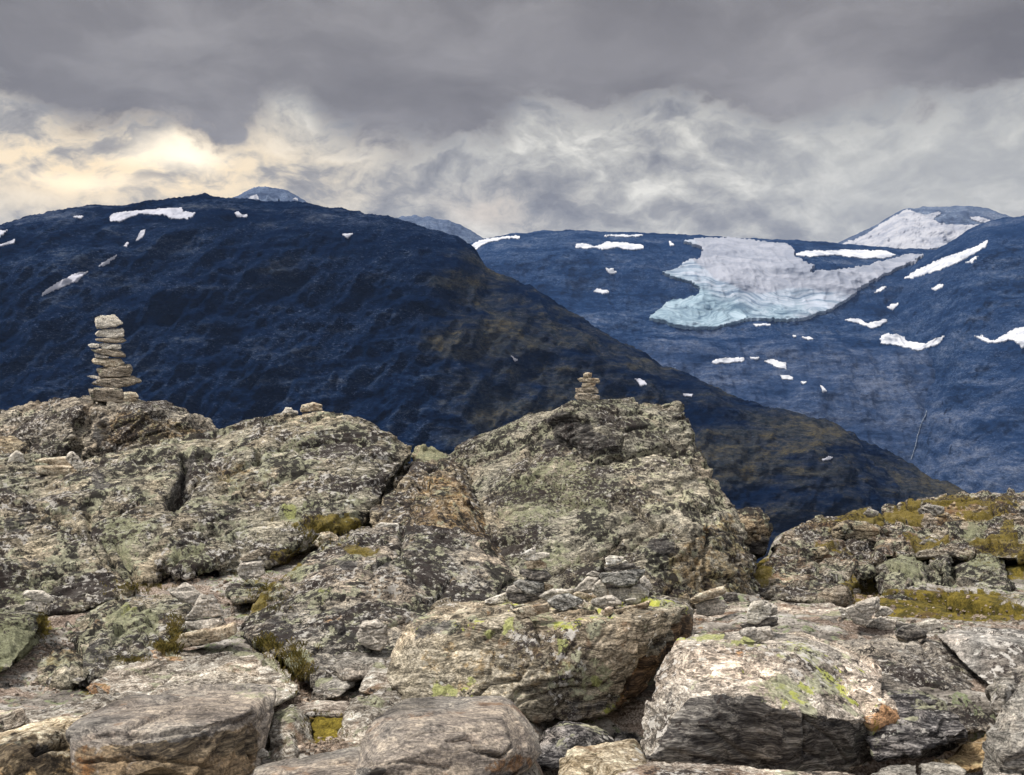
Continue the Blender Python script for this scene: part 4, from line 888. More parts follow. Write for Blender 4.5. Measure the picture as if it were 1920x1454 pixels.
# pale and dark front boulder at right
rock('boulder', [
    [(1193, 1390, 5.95), (1200, 1345, 6.05), (1225, 1290, 6.2), (1250, 1240, 6.4), (1270, 1208, 6.55), (1300, 1195, 6.9), (1400, 1188, 7.0), (1500, 1185, 7.0), (1560, 1205, 6.95), (1640, 1240, 6.9), (1655, 1262, 6.8), (1500, 1225, 6.3), (1300, 1225, 6.2),
     (1290, 1305, 5.85), (1360, 1302, 5.75), (1410, 1303, 5.7), (1455, 1330, 5.7), (1540, 1343, 5.75), (1600, 1350, 5.85), (1650, 1330, 6.1), (1680, 1350, 6.2), (1665, 1365, 6.15), (1210, 1425, 5.75), (1240, 1432, 5.8), (1440, 1455, 5.8), (1600, 1445, 6.0), (1640, 1425, 6.15), (1400, 1400, 5.75), (1520, 1410, 5.85)]],
    mWhite, 'big front boulder at right, pale and yellow lichened above, dark banded below', 'boulder', thick=0.8, voxel=0.0085, low=0.015, chip=0.028, strata=0.008, fine=0.004, fold=(0.3, 0.5, 0.75), sfreq=13, seed=71, chipf=2.0,
    cracks=[([(1290, 1300), (1225, 1360), (1215, 1420)], 3, 0.015), ([(1575, 1240), (1620, 1290), (1650, 1320)], 3, 0.02), ([(1505, 1350), (1560, 1390), (1590, 1430)], 3, .02), ([(1660, 1270), (1655, 1310)], 3, .03)],
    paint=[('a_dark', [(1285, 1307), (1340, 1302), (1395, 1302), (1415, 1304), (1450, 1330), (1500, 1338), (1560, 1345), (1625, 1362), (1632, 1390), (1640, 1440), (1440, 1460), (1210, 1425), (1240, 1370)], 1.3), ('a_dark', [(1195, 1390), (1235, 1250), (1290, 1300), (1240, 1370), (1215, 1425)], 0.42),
           ('a_yel', [(1365, 1208), (1395, 1200), (1415, 1208), (1412, 1220), (1370, 1218)], 1.1), ('a_yel', (1470, 1235, 22, 14), 0.45), ('a_yel', (1330, 1203, 30, 6), .6), ('a_yel', (1500, 1212, 50, 8), .4), ('a_rust', [(1650, 1320), (1682, 1350), (1650, 1400), (1625, 1362)], 1.0), ('a_dark', (1470, 1260, 55, 30), 0.35), ('a_green', (1480, 1290, 90, 35), 0.5), ('a_pale', [(1290, 1210), (1420, 1220), (1420, 1300), (1300, 1300)], 0.45), ('a_pale', [(1570, 1225), (1640, 1240), (1655, 1270), (1640, 1310), (1580, 1300)], 0.9), ('a_rust', (1385, 1230, 12, 10), .5)])
# right side boulders
rock('rock_slab', [[(1540, 1215, 7.65), (1600, 1195, 7.95), (1680, 1188, 8.05), (1745, 1195, 8.05), (1800, 1222, 7.75), (1850, 1280, 7.25), (1872, 1340, 6.85), (1862, 1372, 6.65), (1780, 1375, 6.55), (1660, 1330, 6.65), (1600, 1280, 6.95), (1720, 1250, 7.15)]],
     mSpeck, 'black speckled grey slab sloping down to the right of the front boulder', 'rock slab', thick=0.9, voxel=0.010, low=0.04, chip=0.02, strata=0.014, seed=81, fold=(0.6, 0.2, 0.7), cracks=[([(1720, 1195), (1760, 1260), (1830, 1340)], 4, 0.03)])
rock('boulder', [[(1755, 1192, 7.7), (1785, 1180, 7.9), (1850, 1180, 7.95), (1930, 1188, 7.9), (2010, 1200, 7.8), (2000, 1280, 7.1), (1900, 1265, 7.1), (1855, 1287, 6.95), (1825, 1262, 7.1), (1800, 1225, 7.4), (1820, 1200, 7.4), (1900, 1205, 7.3)]],
     mBlue, 'smooth blue grey boulder at the right edge behind the speckled slab', 'boulder', thick=0.8, voxel=0.011, low=0.02, chip=0.012, strata=0.006, seed=83, paint=[('a_pale', [(1760, 1190), (1800, 1180), (1990, 1190), (1990, 1200), (1820, 1205), (1780, 1215)], .6)])
rock('rock_slab', [[(1630, 1310, 6.5), (1690, 1297, 6.6), (1745, 1303, 6.5), (1800, 1340, 6.2), (1826, 1368, 6.0), (1822, 1380, 5.95), (1750, 1402, 5.85), (1640, 1430, 5.85), (1625, 1380, 6.0), (1740, 1365, 5.95)]],
     mDark, 'dark grey finely striped slab right of the front boulder', 'rock slab', thick=0.6, voxel=0.009, low=0.02, chip=0.018, strata=0.03, fold=(0.18, 0.1, 0.97), sfreq=22, seed=85, cracks=[([(1640, 1405), (1740, 1375), (1825, 1365)], 3, .04)], paint=[('a_pale', (1700, 1325, 60, 18), .35)])
rock('boulder', [[(1842, 1480, 5.2), (1838, 1440, 5.3), (1855, 1385, 5.45), (1890, 1330, 5.6), (1915, 1280, 5.75), (1930, 1268, 5.8), (2010, 1268, 5.7), (2010, 1480, 5.1), (1900, 1400, 5.2)]],
     mGrey, 'striped grey boulder rising out of the lower right corner', 'boulder', thick=0.6, voxel=0.009, low=0.025, chip=0.02, strata=0.03, fold=(-0.3, 0.1, 0.95), sfreq=20, seed=87, cracks=[([(1885, 1325), (1925, 1335)], 3, .05), ([(1850, 1440), (1920, 1450)], 3, .04)], paint=[('a_pale', (1900, 1360, 30, 40), .5)])
rock('boulder', [[(1852, 1295, 6.6), (1868, 1278, 6.7), (1890, 1268, 6.75), (1925, 1278, 6.7), (1910, 1310, 6.5), (1885, 1345, 6.35), (1865, 1345, 6.35), (1856, 1325, 6.4), (1885, 1290, 6.4)]],
     mGrey, 'small grey stone wedged between the speckled slab and the corner boulder', 'stone', thick=0.3, voxel=0.009, low=0.02, chip=0.02, seed=89)
rock('boulder', [[(1890, 1262, 6.7), (1925, 1250, 6.8), (2000, 1250, 6.8), (2000, 1340, 6.3), (1925, 1300, 6.4), (1905, 1300, 6.5)]],
     mSpeck, 'small speckled stone at the right edge above the corner boulder', 'stone', thick=0.3, voxel=0.009, low=0.02, chip=0.02, seed=90)
rock('boulder', [[(1785, 1405, 6.15), (1830, 1385, 6.3), (1860, 1365, 6.4), (1875, 1380, 6.3), (1845, 1440, 5.9), (1800, 1450, 5.85), (1740, 1432, 5.9)]],
     mTan, 'shadowed brown rock in the gap left of the corner boulder', 'boulder', thick=0.5, voxel=0.01, low=0.03, chip=0.02, seed=91, paint=[('a_brown', (1800, 1410, 70, 50), .9)])  # brown rock, painted darker for the shade in the gap
rock('rock_slab', [[(1600, 1480, 5.3), (1620, 1450, 5.5), (1665, 1428, 5.7), (1705, 1424, 5.75), (1722, 1432, 5.7), (1730, 1480, 5.3), (1660, 1460, 5.3)]],
     mGrey, 'grey stone at the bottom edge below the dark striped slab', 'stone', thick=0.4, voxel=0.009, low=0.02, chip=0.018, seed=93, strata=0.02)
rock('rock_slab', [[(1715, 1480, 5.3), (1722, 1436, 5.65), (1760, 1430, 5.7), (1795, 1434, 5.65), (1812, 1450, 5.5), (1815, 1480, 5.3)]],
     mGrey, 'flat grey stone at the bottom edge next to the corner boulder', 'stone', thick=0.4, voxel=0.009, low=0.02, chip=0.015, seed=94, strata=0.02)
# stones under the central boulder
rock('boulder', [[(1003, 1440, 6.0), (1008, 1385, 6.3), (1030, 1366, 6.4), (1065, 1354, 6.5), (1110, 1357, 6.5), (1142, 1375, 6.4), (1155, 1395, 6.3), (1140, 1430, 6.1), (1060, 1440, 6.0), (1070, 1380, 6.1)]],
     mDark, 'dark rounded rock in the gap under the flat topped boulder', 'boulder', thick=0.5, voxel=0.009, low=0.025, chip=0.02, seed=95, paint=[('a_pale', (1090, 1362, 50, 6), .5)])
rock('boulder', [[(1140, 1345, 7.0), (1200, 1330, 7.2), (1235, 1340, 7.2), (1215, 1390, 6.7), (1160, 1395, 6.6)]], mDark,
     'dark rock deep in the gap left of the pale and dark front boulder', 'boulder', thick=0.5, voxel=0.011, low=0.03, chip=0.03, seed=96, paint=[('a_dark', (1190, 1370, 70, 50), .6)])
rock('boulder', [[(1053, 1480, 5.4), (1054, 1425, 5.6), (1064, 1404, 5.7), (1110, 1396, 5.8), (1190, 1386, 5.9), (1205, 1410, 5.75), (1222, 1440, 5.5), (1222, 1480, 5.3), (1085, 1418, 5.5), (1190, 1412, 5.6)]],
     mTan, 'tan rounded stone at the bottom edge between two big boulders', 'boulder', thick=0.4, voxel=0.0085, low=0.025, chip=0.018, seed=97, paint=[('a_pale', (1130, 1402, 60, 8), .4)])
rock('rock_slab', [[(1125, 1490, 5.1), (1175, 1443, 5.4), (1215, 1430, 5.55), (1330, 1440, 5.5), (1400, 1448, 5.45), (1520, 1456, 5.4), (1610, 1452, 5.4), (1610, 1490, 5.1), (1300, 1452, 5.35)]],
     mPink, 'flat pinkish slab along the bottom edge under the pale and dark boulder', 'rock slab', thick=0.5, voxel=0.0085, low=0.015, chip=0.012, strata=0.015, seed=99)
# front centre rounded boulder
rock('boulder', [[(662, 1452, 5.1), (678, 1395, 5.3), (700, 1350, 5.55), (758, 1312, 5.9), (830, 1306, 6.0), (940, 1304, 6.0), (962, 1314, 5.95), (992, 1352, 5.75), (1012, 1382, 5.6), (1015, 1412, 5.5), (990, 1440, 5.35), (940, 1465, 5.2), (880, 1490, 5.05), (660, 1490, 5.0), (740, 1360, 5.2), (940, 1345, 5.35), (700, 1440, 4.95), (960, 1410, 5.2), (820, 1400, 5.05)]],
     mSmooth, 'smooth rounded grey boulder with tan patches at the bottom centre', 'boulder', thick=0.6, voxel=0.0085, low=0.015, chip=0.010, strata=0.006, fold=(0.1, -0.6, 0.8), sfreq=12, fine=0.0015, seed=101, chipf=1.4,
     cracks=[([(840, 1388), (880, 1385), (905, 1410), (940, 1418), (960, 1400)], 3, 0.05), ([(880, 1405), (915, 1420), (945, 1418)], 2.5, 0.02), ([(760, 1385), (820, 1370), (900, 1372)], 2, 0.015), ([(740, 1350), (860, 1330)], 2, .014), ([(690, 1435), (760, 1430), (840, 1440)], 2, .018)],
     paint=[('a_rust', (950, 1430, 50, 25), 0.5), ('a_pale', (915, 1385, 45, 15), 0.5), ('a_pale', (830, 1452, 80, 12), 0.5), ('a_rust', (820, 1455, 60, 12), .4), ('a_dark', [(662, 1440), (720, 1445), (715, 1490), (660, 1490)], 1.0), ('a_dark', (960, 1460, 60, 14), .7)])
rock('rock_slab', [[(470, 1490, 5.1), (476, 1440, 5.4), (560, 1426, 5.55), (660, 1398, 5.75), (700, 1400, 5.7), (700, 1490, 5.0), (560, 1450, 5.2)]],
     mSmooth, 'flat purple grey slab at the bottom edge left of the rounded boulder', 'rock slab', thick=0.5, voxel=0.0085, low=0.012, chip=0.008, strata=0.008, fine=0.003, seed=103, cracks=[([(530, 1452), (570, 1445), (610, 1450)], 2, .02), ([(620, 1435), (650, 1430)], 2, .015)])
# front left slabs
rock('rock_slab', [[(128, 1372, 5.5), (150, 1348, 5.75), (250, 1312, 6.2), (330, 1290, 6.5), (430, 1284, 6.6), (500, 1282, 6.6), (514, 1296, 6.45), (508, 1340, 6.0), (490, 1400, 5.75), (475, 1490, 5.5), (145, 1490, 5.2), (134, 1392, 5.35), (200, 1372, 5.3), (300, 1366, 5.3), (400, 1352, 5.45), (460, 1335, 5.65), (300, 1440, 5.15)]],
     mSmooth, 'large grey slab at lower left with a striped brown front face', 'rock slab', thick=0.8, voxel=0.0085, low=0.015, chip=0.018, strata=0.016, fold=(-0.12, -0.25, 0.95), sfreq=16, fine=0.002, seed=111, chipf=1.6,
     cracks=[([(240, 1328), (290, 1322), (340, 1316)], 2.5, 0.02), ([(280, 1312), (305, 1322), (345, 1313)], 2.5, 0.02), ([(140, 1385), (300, 1378), (460, 1350)], 4, .02), ([(160, 1430), (300, 1420), (400, 1440)], 3, .03), ([(470, 1340), (468, 1400), (480, 1430)], 3, .03)],
     paint=[('a_pale', [(135, 1372), (200, 1370), (330, 1345), (420, 1345), (300, 1375), (140, 1400)], 0.6), ('a_brown', [(140, 1400), (300, 1385), (400, 1375), (490, 1340), (490, 1490), (140, 1490)], 0.7), ('a_dark', [(200, 1395), (300, 1380), (420, 1365), (490, 1350), (490, 1420), (350, 1430), (230, 1420)], .62), ('a_dark', (450, 1400, 30, 40), .4), ('a_green', (470, 1300, 40, 14), .4), ('a_rust', (170, 1430, 30, 40), .5)])
rock('boulder', [[(-90, 1400, 5.5), (10, 1385, 5.6), (50, 1355, 5.8), (90, 1342, 5.9), (132, 1338, 5.95), (160, 1350, 5.85), (160, 1400, 5.6), (150, 1490, 5.3), (-90, 1490, 5.0), (60, 1385, 5.35)]],
     mTan, 'brown shadowed rock in the lower left corner with a smooth grey top', 'boulder', thick=0.5, voxel=0.0085, low=0.03, chip=0.02, strata=0.012, seed=113, cracks=[([(70, 1410), (120, 1390), (130, 1395)], 7, 0.06)], paint=[('a_brown', (60, 1440, 140, 60), 0.8), ('a_dark', (40, 1425, 140, 50), 0.68), ('a_dark', (95, 1400, 35, 14), 1.0), ('a_dark', (100, 1352, 50, 14), .35)])
# small blocks round the mossy hollow
rock('boulder', [[(497, 1425, 5.9), (503, 1365, 6.3), (518, 1336, 6.5), (545, 1324, 6.6), (570, 1330, 6.55), (582, 1370, 6.3), (590, 1418, 6.0), (560, 1445, 5.8), (500, 1445, 5.8), (545, 1350, 6.2), (550, 1400, 5.85)]],
     mPale, 'upright pale block left of the small mossy hollow near the bottom', 'boulder', thick=0.35, voxel=0.0085, low=0.025, chip=0.02, strata=0.015, fold=(0.9, 0.1, 0.3), seed=115, paint=[('a_green', (540, 1340, 25, 20), .6)])
rock('boulder', [[(632, 1412, 6.0), (645, 1345, 6.35), (655, 1310, 6.6), (700, 1296, 6.75), (760, 1292, 6.8), (775, 1310, 6.7), (720, 1360, 6.3), (690, 1412, 5.9), (670, 1330, 6.35)]],
     mPale, 'pale block behind the rounded boulder, right of the mossy hollow', 'boulder', thick=0.4, voxel=0.009, low=0.025, chip=0.02, strata=0.02, seed=117, paint=[('a_green', (700, 1310, 45, 14), .7)])
rock('boulder', [[(672, 1298, 6.9), (690, 1258, 7.2), (720, 1228, 7.5), (745, 1212, 7.6), (760, 1240, 7.4), (760, 1300, 6.8), (715, 1310, 6.75)]],
     mPale, 'whitish rock touching the left end of the flat topped boulder', 'boulder', thick=0.4, voxel=0.0095, low=0.03, chip=0.025, seed=119, paint=[('a_green', (715, 1250, 20, 14), .7)])
rock('rock_slab', [[(622, 1255, 7.4), (636, 1222, 7.7), (668, 1212, 7.8), (735, 1222, 7.7), (745, 1240, 7.5), (700, 1262, 7.2), (650, 1275, 7.1)]],
     mGrey, 'plain grey slab under the angular grey stone beside the flat topped boulder', 'rock slab', thick=0.3, voxel=0.0095, low=0.015, chip=0.012, seed=121)
rock('rock_slab', [[(578, 1306, 6.9), (584, 1280, 7.2), (610, 1264, 7.35), (650, 1268, 7.3), (670, 1280, 7.2), (640, 1305, 6.9), (610, 1312, 6.85)]],
     mGrey, 'small green tinged slab above the mossy hollow', 'rock slab', thick=0.3, voxel=0.0095, low=0.02, chip=0.02, seed=123, paint=[('a_green', (605, 1275, 20, 10), .9)])
rock('rock_slab', [[(550, 1325, 6.5), (600, 1316, 6.6), (650, 1318, 6.6), (665, 1330, 6.5), (640, 1345, 6.4), (570, 1340, 6.4)]],
     mPink, 'thin pinkish ledge above the mossy hollow', 'rock slab', thick=0.25, voxel=0.0095, low=0.015, chip=0.015, strata=0.02, seed=125)
rock('boulder', [[(426, 1110, 9.3), (434, 1097, 9.5), (470, 1086, 9.7), (502, 1098, 9.5), (505, 1108, 9.3), (480, 1125, 9.0), (440, 1130, 8.9)]],
     mB2, 'rounded lichened stone under the two stone pile on the left path', 'boulder', thick=0.3, voxel=0.011, low=0.02, chip=0.02, seed=127, paint=[('a_green', (480, 1098, 25, 10), .8)])

m_moss = moss_mat('golden_moss', (0.10, 0.075, 0.012), (0.26, 0.20, 0.035))
rock('moss_cushion', [[(584, 1352, 6.35), (600, 1340, 6.45), (640, 1340, 6.45), (652, 1352, 6.35), (645, 1392, 6.05), (628, 1400, 6.0), (592, 1396, 6.0)]], m_moss,
     'golden moss cushion in the hollow between the two pale blocks near the bottom', 'moss', thick=0.2, voxel=0.008, low=0.02, chip=0.012, strata=0.0, fine=0.012, seed=128, bv=False)
# right hillside blocks
def R_(pts): return zc(1320, 850, 3.2, pts)
def blk(pts, Ybot, Ytop, mat, label, thick=0.8, seed=0, cat='boulder', name='boulder', **kw):
    q = R_(pts); ys = [p[1] for p in q]; a, b = min(ys), max(ys)
    xs = [p[0] for p in q]; cx = sum(xs) / len(xs)
    full = [(x, y, Ytop + (Ybot - Ytop) * (y - a) / (b - a)) for x, y in q]
    full += [(cx + (x - cx) * .6, a + (y - a) * .7 + (b - a) * .14, Ytop + (Ybot - Ytop) * (0.3 + 0.7 * (y - a) / (b - a)) - 0.12) for x, y in q]
    full += [(cx + (x - cx) * .8, b + 8, Ybot) for x, y in q if y > (a + b) / 2]
    return rock(name, [full], mat, label, cat, thick=thick, seed=seed, **dict(dict(voxel=0.0155, low=0.04, chip=0.055, strata=0.04, fine=0.009, fold=(-0.3, 0, .95), sfreq=9), **kw))
rock('rock_outcrop', [[(1405, 1125, 11.0), (1425, 1085, 12.2), (1440, 1047, 13.9), (1475, 1003, 15.2), (1510, 978, 16.4), (1570, 966, 17.1), (1640, 958, 17.6), (1665, 1000, 15.8), (1655, 1045, 13.9), (1600, 1085, 12.2), (1570, 1128, 10.9), (1500, 1040, 13.6)]],
     mE, 'long tilted sheet of streaked bedrock at the left of the right hillside', 'rock outcrop', thick=1.0, voxel=0.0165, low=0.08, chip=0.07, strata=0.085, fold=(-0.42, 0.25, 0.87), sfreq=7, seed=142, chipf=1.6,
     cracks=[([(1440, 1050), (1520, 1010), (1640, 985)], 4, .06), ([(1420, 1090), (1500, 1060), (1600, 1030)], 3, .05)], paint=[('a_moss', (1620, 975, 75, 12), 1.0), ('a_moss', (1425, 1078, 20, 22), .8), ('a_moss', (1560, 1030, 50, 6), .6), ('a_moss', (1560, 975, 30, 8), .5), ('a_brown', (1540, 990, 60, 16), .8), ('a_moss', (1600, 1100, 40, 16), .8), ('a_pale', (1480, 1085, 70, 16), .45)])
rock('rock_outcrop', [[(1640, 1010, 15.4), (1650, 1042, 13.9), (1760, 1040, 13.8), (1900, 1046, 13.6), (2080, 1052, 13.4), (1660, 958, 17.6), (1700, 949, 18.0), (1730, 934, 18.6), (1800, 926, 19.2), (1920, 924, 19.6), (2080, 925, 19.7), (1800, 975, 16.6), (1950, 990, 16.0)]],
     mE, 'broad mossy bedrock crest forming the right skyline', 'rock outcrop', thick=1.2, voxel=0.018, low=0.10, chip=0.09, strata=0.09, fold=(-0.35, 0.25, 0.87), sfreq=6, seed=149, chipf=1.4,
     cracks=[([(1660, 1000), (1760, 975), (1920, 960)], 4, .08), ([(1700, 1030), (1800, 1000), (1920, 1005)], 4, .08)], paint=[('a_moss', (1690, 968, 60, 12), 1.0), ('a_moss', (1800, 945, 110, 12), 1.0), ('a_moss', (1885, 1025, 70, 32), 1.0), ('a_moss', (1740, 1015, 50, 8), .8), ('a_moss', (1850, 962, 60, 6), .7), ('a_brown', (1800, 960, 120, 20), .6), ('a_dark', (1760, 985, 70, 8), .45), ('a_green', (1830, 1000, 50, 18), .7), ('a_moss', (1720, 1005, 30, 8), .7)])
blk([(1030, 760), (1050, 700), (1100, 640), (1180, 615), (1270, 620), (1350, 645), (1392, 740), (1382, 860), (1290, 935), (1200, 880), (1110, 830)], 12.0, 13.6, mB2, 'pale green lichened bedrock face in the middle of the right hillside', seed=131, name='rock_outcrop', cat='rock outcrop', paint=[('a_green', (1690, 1060, 60, 25), .9), ('a_pale', (1700, 1100, 40, 25), .4)], cracks=[([(1680, 1045), (1720, 1060), (1745, 1110)], 3, .05)])
blk([(1362, 650), (1400, 625), (1470, 610), (1485, 700), (1470, 805), (1400, 840)], 12.6, 13.4, mB2, 'upright grey green block right of the pale green bedrock face', seed=132, name='rock_outcrop', cat='rock outcrop', cracks=[([(1765, 1050), (1768, 1100)], 3, .06)])
blk([(1475, 720), (1600, 655), (1720, 612), (1790, 640), (1808, 685), (1740, 745), (1640, 800), (1560, 835), (1480, 805)], 12.6, 14.2, mB2, 'wide lichened block on the right hillside left of the orange moss', seed=133, name='rock_outcrop', cat='rock outcrop', cracks=[([(1790, 1080), (1800, 1110)], 3, .06)], paint=[('a_green', (1850, 1055, 40, 15), .8)])
blk([(1565, 850), (1600, 795), (1700, 755), (1790, 728), (1870, 765), (1850, 850), (1740, 880), (1640, 888)], 12.0, 12.9, mD, 'rounded whitish stone beside the mossy hollow on the right hillside', seed=134, thick=.5)
blk([(780, 860), (815, 800), (860, 760), (895, 690), (940, 655), (975, 690), (930, 740), (890, 800), (870, 855)], 12.4, 14.0, mPale, 'narrow pale leaning stone left of the green bedrock face', seed=135, thick=.3, paint=[('a_green', (1610, 1070, 20, 25), .8)])
blk([(1640, 960), (1700, 920), (1820, 880), (1990, 860), (2060, 900), (2060, 1020), (1850, 1060), (1680, 1040)], 9.9, 11.4, mB, 'brown lichened bedrock step at the right edge above the smooth grey boulder', seed=145, thick=.8, name='rock_outcrop', cat='rock outcrop')
blk([(1060, 890), (1140, 880), (1220, 890), (1260, 940), (1260, 990), (1190, 985), (1100, 930)], 10.8, 11.8, mB2, 'low lichened rock at the foot of the pale green bedrock face', seed=146, thick=.5, voxel=.013)
blk([(575, 880), (620, 845), (700, 840), (770, 870), (790, 905), (700, 915), (610, 910)], 11.2, 11.9, mB3, 'dark broken rock on the path right of the pointed rock', seed=147, thick=.4, voxel=.013)
blk([(385, 850), (410, 815), (440, 808), (480, 850), (470, 865), (410, 865)], 11.6, 12.0, mPale, 'small pale stone by the right foot of the pointed rock', seed=148, thick=.3, voxel=.013, low=.02)

# ------------------------------------------------------------------ loose stones and cairns
def stone(poly, label, mat, Y=None, group=None, depth=None, seed=0, slabby=True, dy=0.0, name='stone', cat='stone', rough=1.0):
    xs = [p[0] for p in poly]; ys = [p[1] for p in poly]
    if Y is None:
        for up in (1, -2, -5, -8, -12):
            h = castnear(sum(p[0] for p in sorted(poly, key=lambda p: -p[1])[:3]) / 3, max(ys) - up)
            if h is not None and h.y < 25: break
        Y = h.y
    else:
        for up in (1, 4):
            d_ = Vector(P(sum(p[0] for p in sorted(poly, key=lambda p: -p[1])[:3]) / 3, max(ys) - up, 1.0)) - ORI
            for bv_ in BVlist[:NBASE[0]]:
                h = bv_.ray_cast(ORI, d_.normalized())[0]
                if h is not None: Y = min(Y, max(h.y, Y - 0.5))
    Y += dy
    sc = Y / F; wm = (max(xs) - min(xs)) * sc; hm = (max(ys) - min(ys)) * sc
    if depth is None: depth = max(0.5 * wm, 0.9 * hm) if slabby else 0.9 * min(wm, hm * 1.6)
    cx = (min(xs) + max(xs)) / 2; cy = (min(ys) + max(ys)) / 2; a, b = min(ys), max(ys)
    rnd = random.Random(seed)
    pts = []
    for x, y in poly:
        pts.append(P(x, y, Y + depth * (0.42 - 0.34 * (y - a) / (b - a)) ))
        k = 0.94 + rnd.uniform(-.05, .03)
        pts.append(P(cx + (x - cx) * k, cy + (y - cy) * (0.84 if hm < wm else k) + (b - a) * 0.05, Y - depth * 0.06 + depth * 0.12 * rnd.random()))
        k = 0.82 + rnd.uniform(-.08, .08)
        pts.append(P(cx + (x - cx) * k, cy + (y - cy) * 0.8 + (b - a) * .03, Y + depth * (0.9 + 0.15 * rnd.random())))
    s = min(wm, hm * 2.2)
    vx = max(0.0028, min(Y * 0.00055, s / 26))
    return rock(name, [pts], mat, label, cat, raw=True, voxel=vx, low=s * 0.02 * rough, chip=s * 0.045 * rough, strata=s * 0.028 * rough, sfreq=0.9 / max(s, .02) * 3, fine=s * 0.008, seed=seed, group=group, chipf=1.3 / max(s, .03), bv=True, smooth=0, fold=(rnd.uniform(-.2, .2), 0.1, 1))

NBASE[0] = len(BVlist)
def Zt(p): return zc(140, 560, 6.606, p)
def column(items, conv, group, seed, mats, Y=None, dy=0.0, base_last=True):
    """items from the lowest stone up"""
    for k, (pts, lab, mt) in enumerate(items):
        poly = conv(pts)
        mid_ = (min(p[1] for p in poly) + max(p[1] for p in poly)) / 2
        poly = [(x, mid_ + (y - mid_) * 0.96) for x, y in poly]
        if Y is None:
            by = max(p[1] for p in poly); bx = sum(p[0] for p in poly) / len(poly)
            for up in (1.5, -2, -5, -8, -12):
                h = castnear(bx, by - up)
                if h is not None: break
            Y = h.y + dy
        stone(poly, lab, mt, Y=Y, group=group, seed=seed + k)

TC = 'stones of the tall cairn on the left outcrop'
tall = [
 ([(172, 1120), (290, 1112), (400, 1105), (590, 1122), (606, 1200), (600, 1290), (210, 1275)], 'broad blocky bottom stone of the tall cairn, resting on the outcrop', mCair),
 ([(590, 1168), (680, 1150), (760, 1155), (795, 1210), (770, 1270), (680, 1290), (600, 1285)], 'rounded end stone at the lower right foot of the tall cairn', sTan),
 ([(215, 1050), (300, 990), (520, 975), (620, 960), (720, 970), (822, 1020), (700, 1068), (600, 1100), (500, 1122), (330, 1082)], 'wide stone with sharp points on both sides, second level of the tall cairn', mCair),
 ([(143, 960), (200, 950), (300, 962), (330, 990), (300, 1005), (210, 990)], 'thin flake poking out left low in the tall cairn', sGrey),
 ([(275, 872), (420, 845), (600, 818), (690, 825), (712, 880), (692, 962), (320, 980), (285, 930)], 'square speckled block low in the tall cairn, under the rounded dull stone', mCair),
 ([(205, 770), (235, 735), (420, 738), (560, 742), (637, 790), (600, 832), (440, 855), (240, 812)], 'dull rounded stone in the middle of the tall cairn, above the square block', sTan),
 ([(240, 680), (300, 690), (430, 722), (400, 745), (260, 742)], 'dark wedge stone on the left in the middle of the tall cairn', sGrey),
 ([(188, 625), (330, 618), (450, 640), (560, 645), (630, 692), (634, 732), (560, 720), (430, 722), (240, 665)], 'long thin stone drooping right in the middle of the tall cairn', mCair),
 ([(290, 565), (380, 545), (500, 560), (577, 572), (575, 622), (480, 647), (330, 612)], 'pale flat stone in the upper half of the tall cairn, right of a knobby one', sPale),
 ([(158, 575), (210, 553), (300, 562), (310, 595), (260, 618), (195, 608)], 'knobby pale stone jutting out left in the upper half of the tall cairn', sPale),
 ([(250, 500), (310, 485), (600, 482), (643, 518), (605, 548), (480, 556), (270, 532)], 'very thin flat plate, third level from the top of the tall cairn', mCair),
 ([(243, 442), (290, 395), (380, 370), (590, 362), (627, 410), (600, 468), (480, 497), (270, 484)], 'smooth pale oval stone right under the top stone of the tall cairn', sPale),
 ([(258, 295), (262, 248), (330, 208), (430, 200), (500, 190), (512, 240), (592, 308), (520, 345), (440, 356), (272, 378)], 'topmost stone of the tall cairn, pale grey with a brown top', sPale)]
column(tall, Zt, TC, 300, None, dy=0.25)

SCN = 'stones of the small cairn on the pointed rock'
def Zs(p): return zc(1040, 670, 6.4, p)
small = [
 ([(228, 482), (268, 430), (400, 428), (470, 450), (545, 465), (545, 512), (480, 530), (300, 528)], 'wide bottom stone of the small cairn on the pointed rock', mCair),
 ([(248, 372), (380, 366), (495, 354), (537, 400), (527, 442), (380, 432), (250, 420)], 'flat pale grey stone second from the bottom of the small cairn on the pointed rock', mCair),
 ([(325, 305), (500, 302), (490, 345), (440, 365), (330, 357)], 'small tapered stone in the middle of the small cairn on the pointed rock', sTan),
 ([(268, 256), (330, 245), (420, 255), (537, 256), (540, 300), (520, 308), (300, 303)], 'overhanging tan plate under the top stone of the small cairn on the pointed rock', sTan),
 ([(342, 200), (370, 184), (448, 184), (442, 238), (412, 270), (345, 258)], 'little knobby top stone of the small cairn on the pointed rock', sTan)]
column(small, Zs, SCN, 330, None, dy=0.12)

def Zm(p): return zc(920, 1000, 4.8, p)
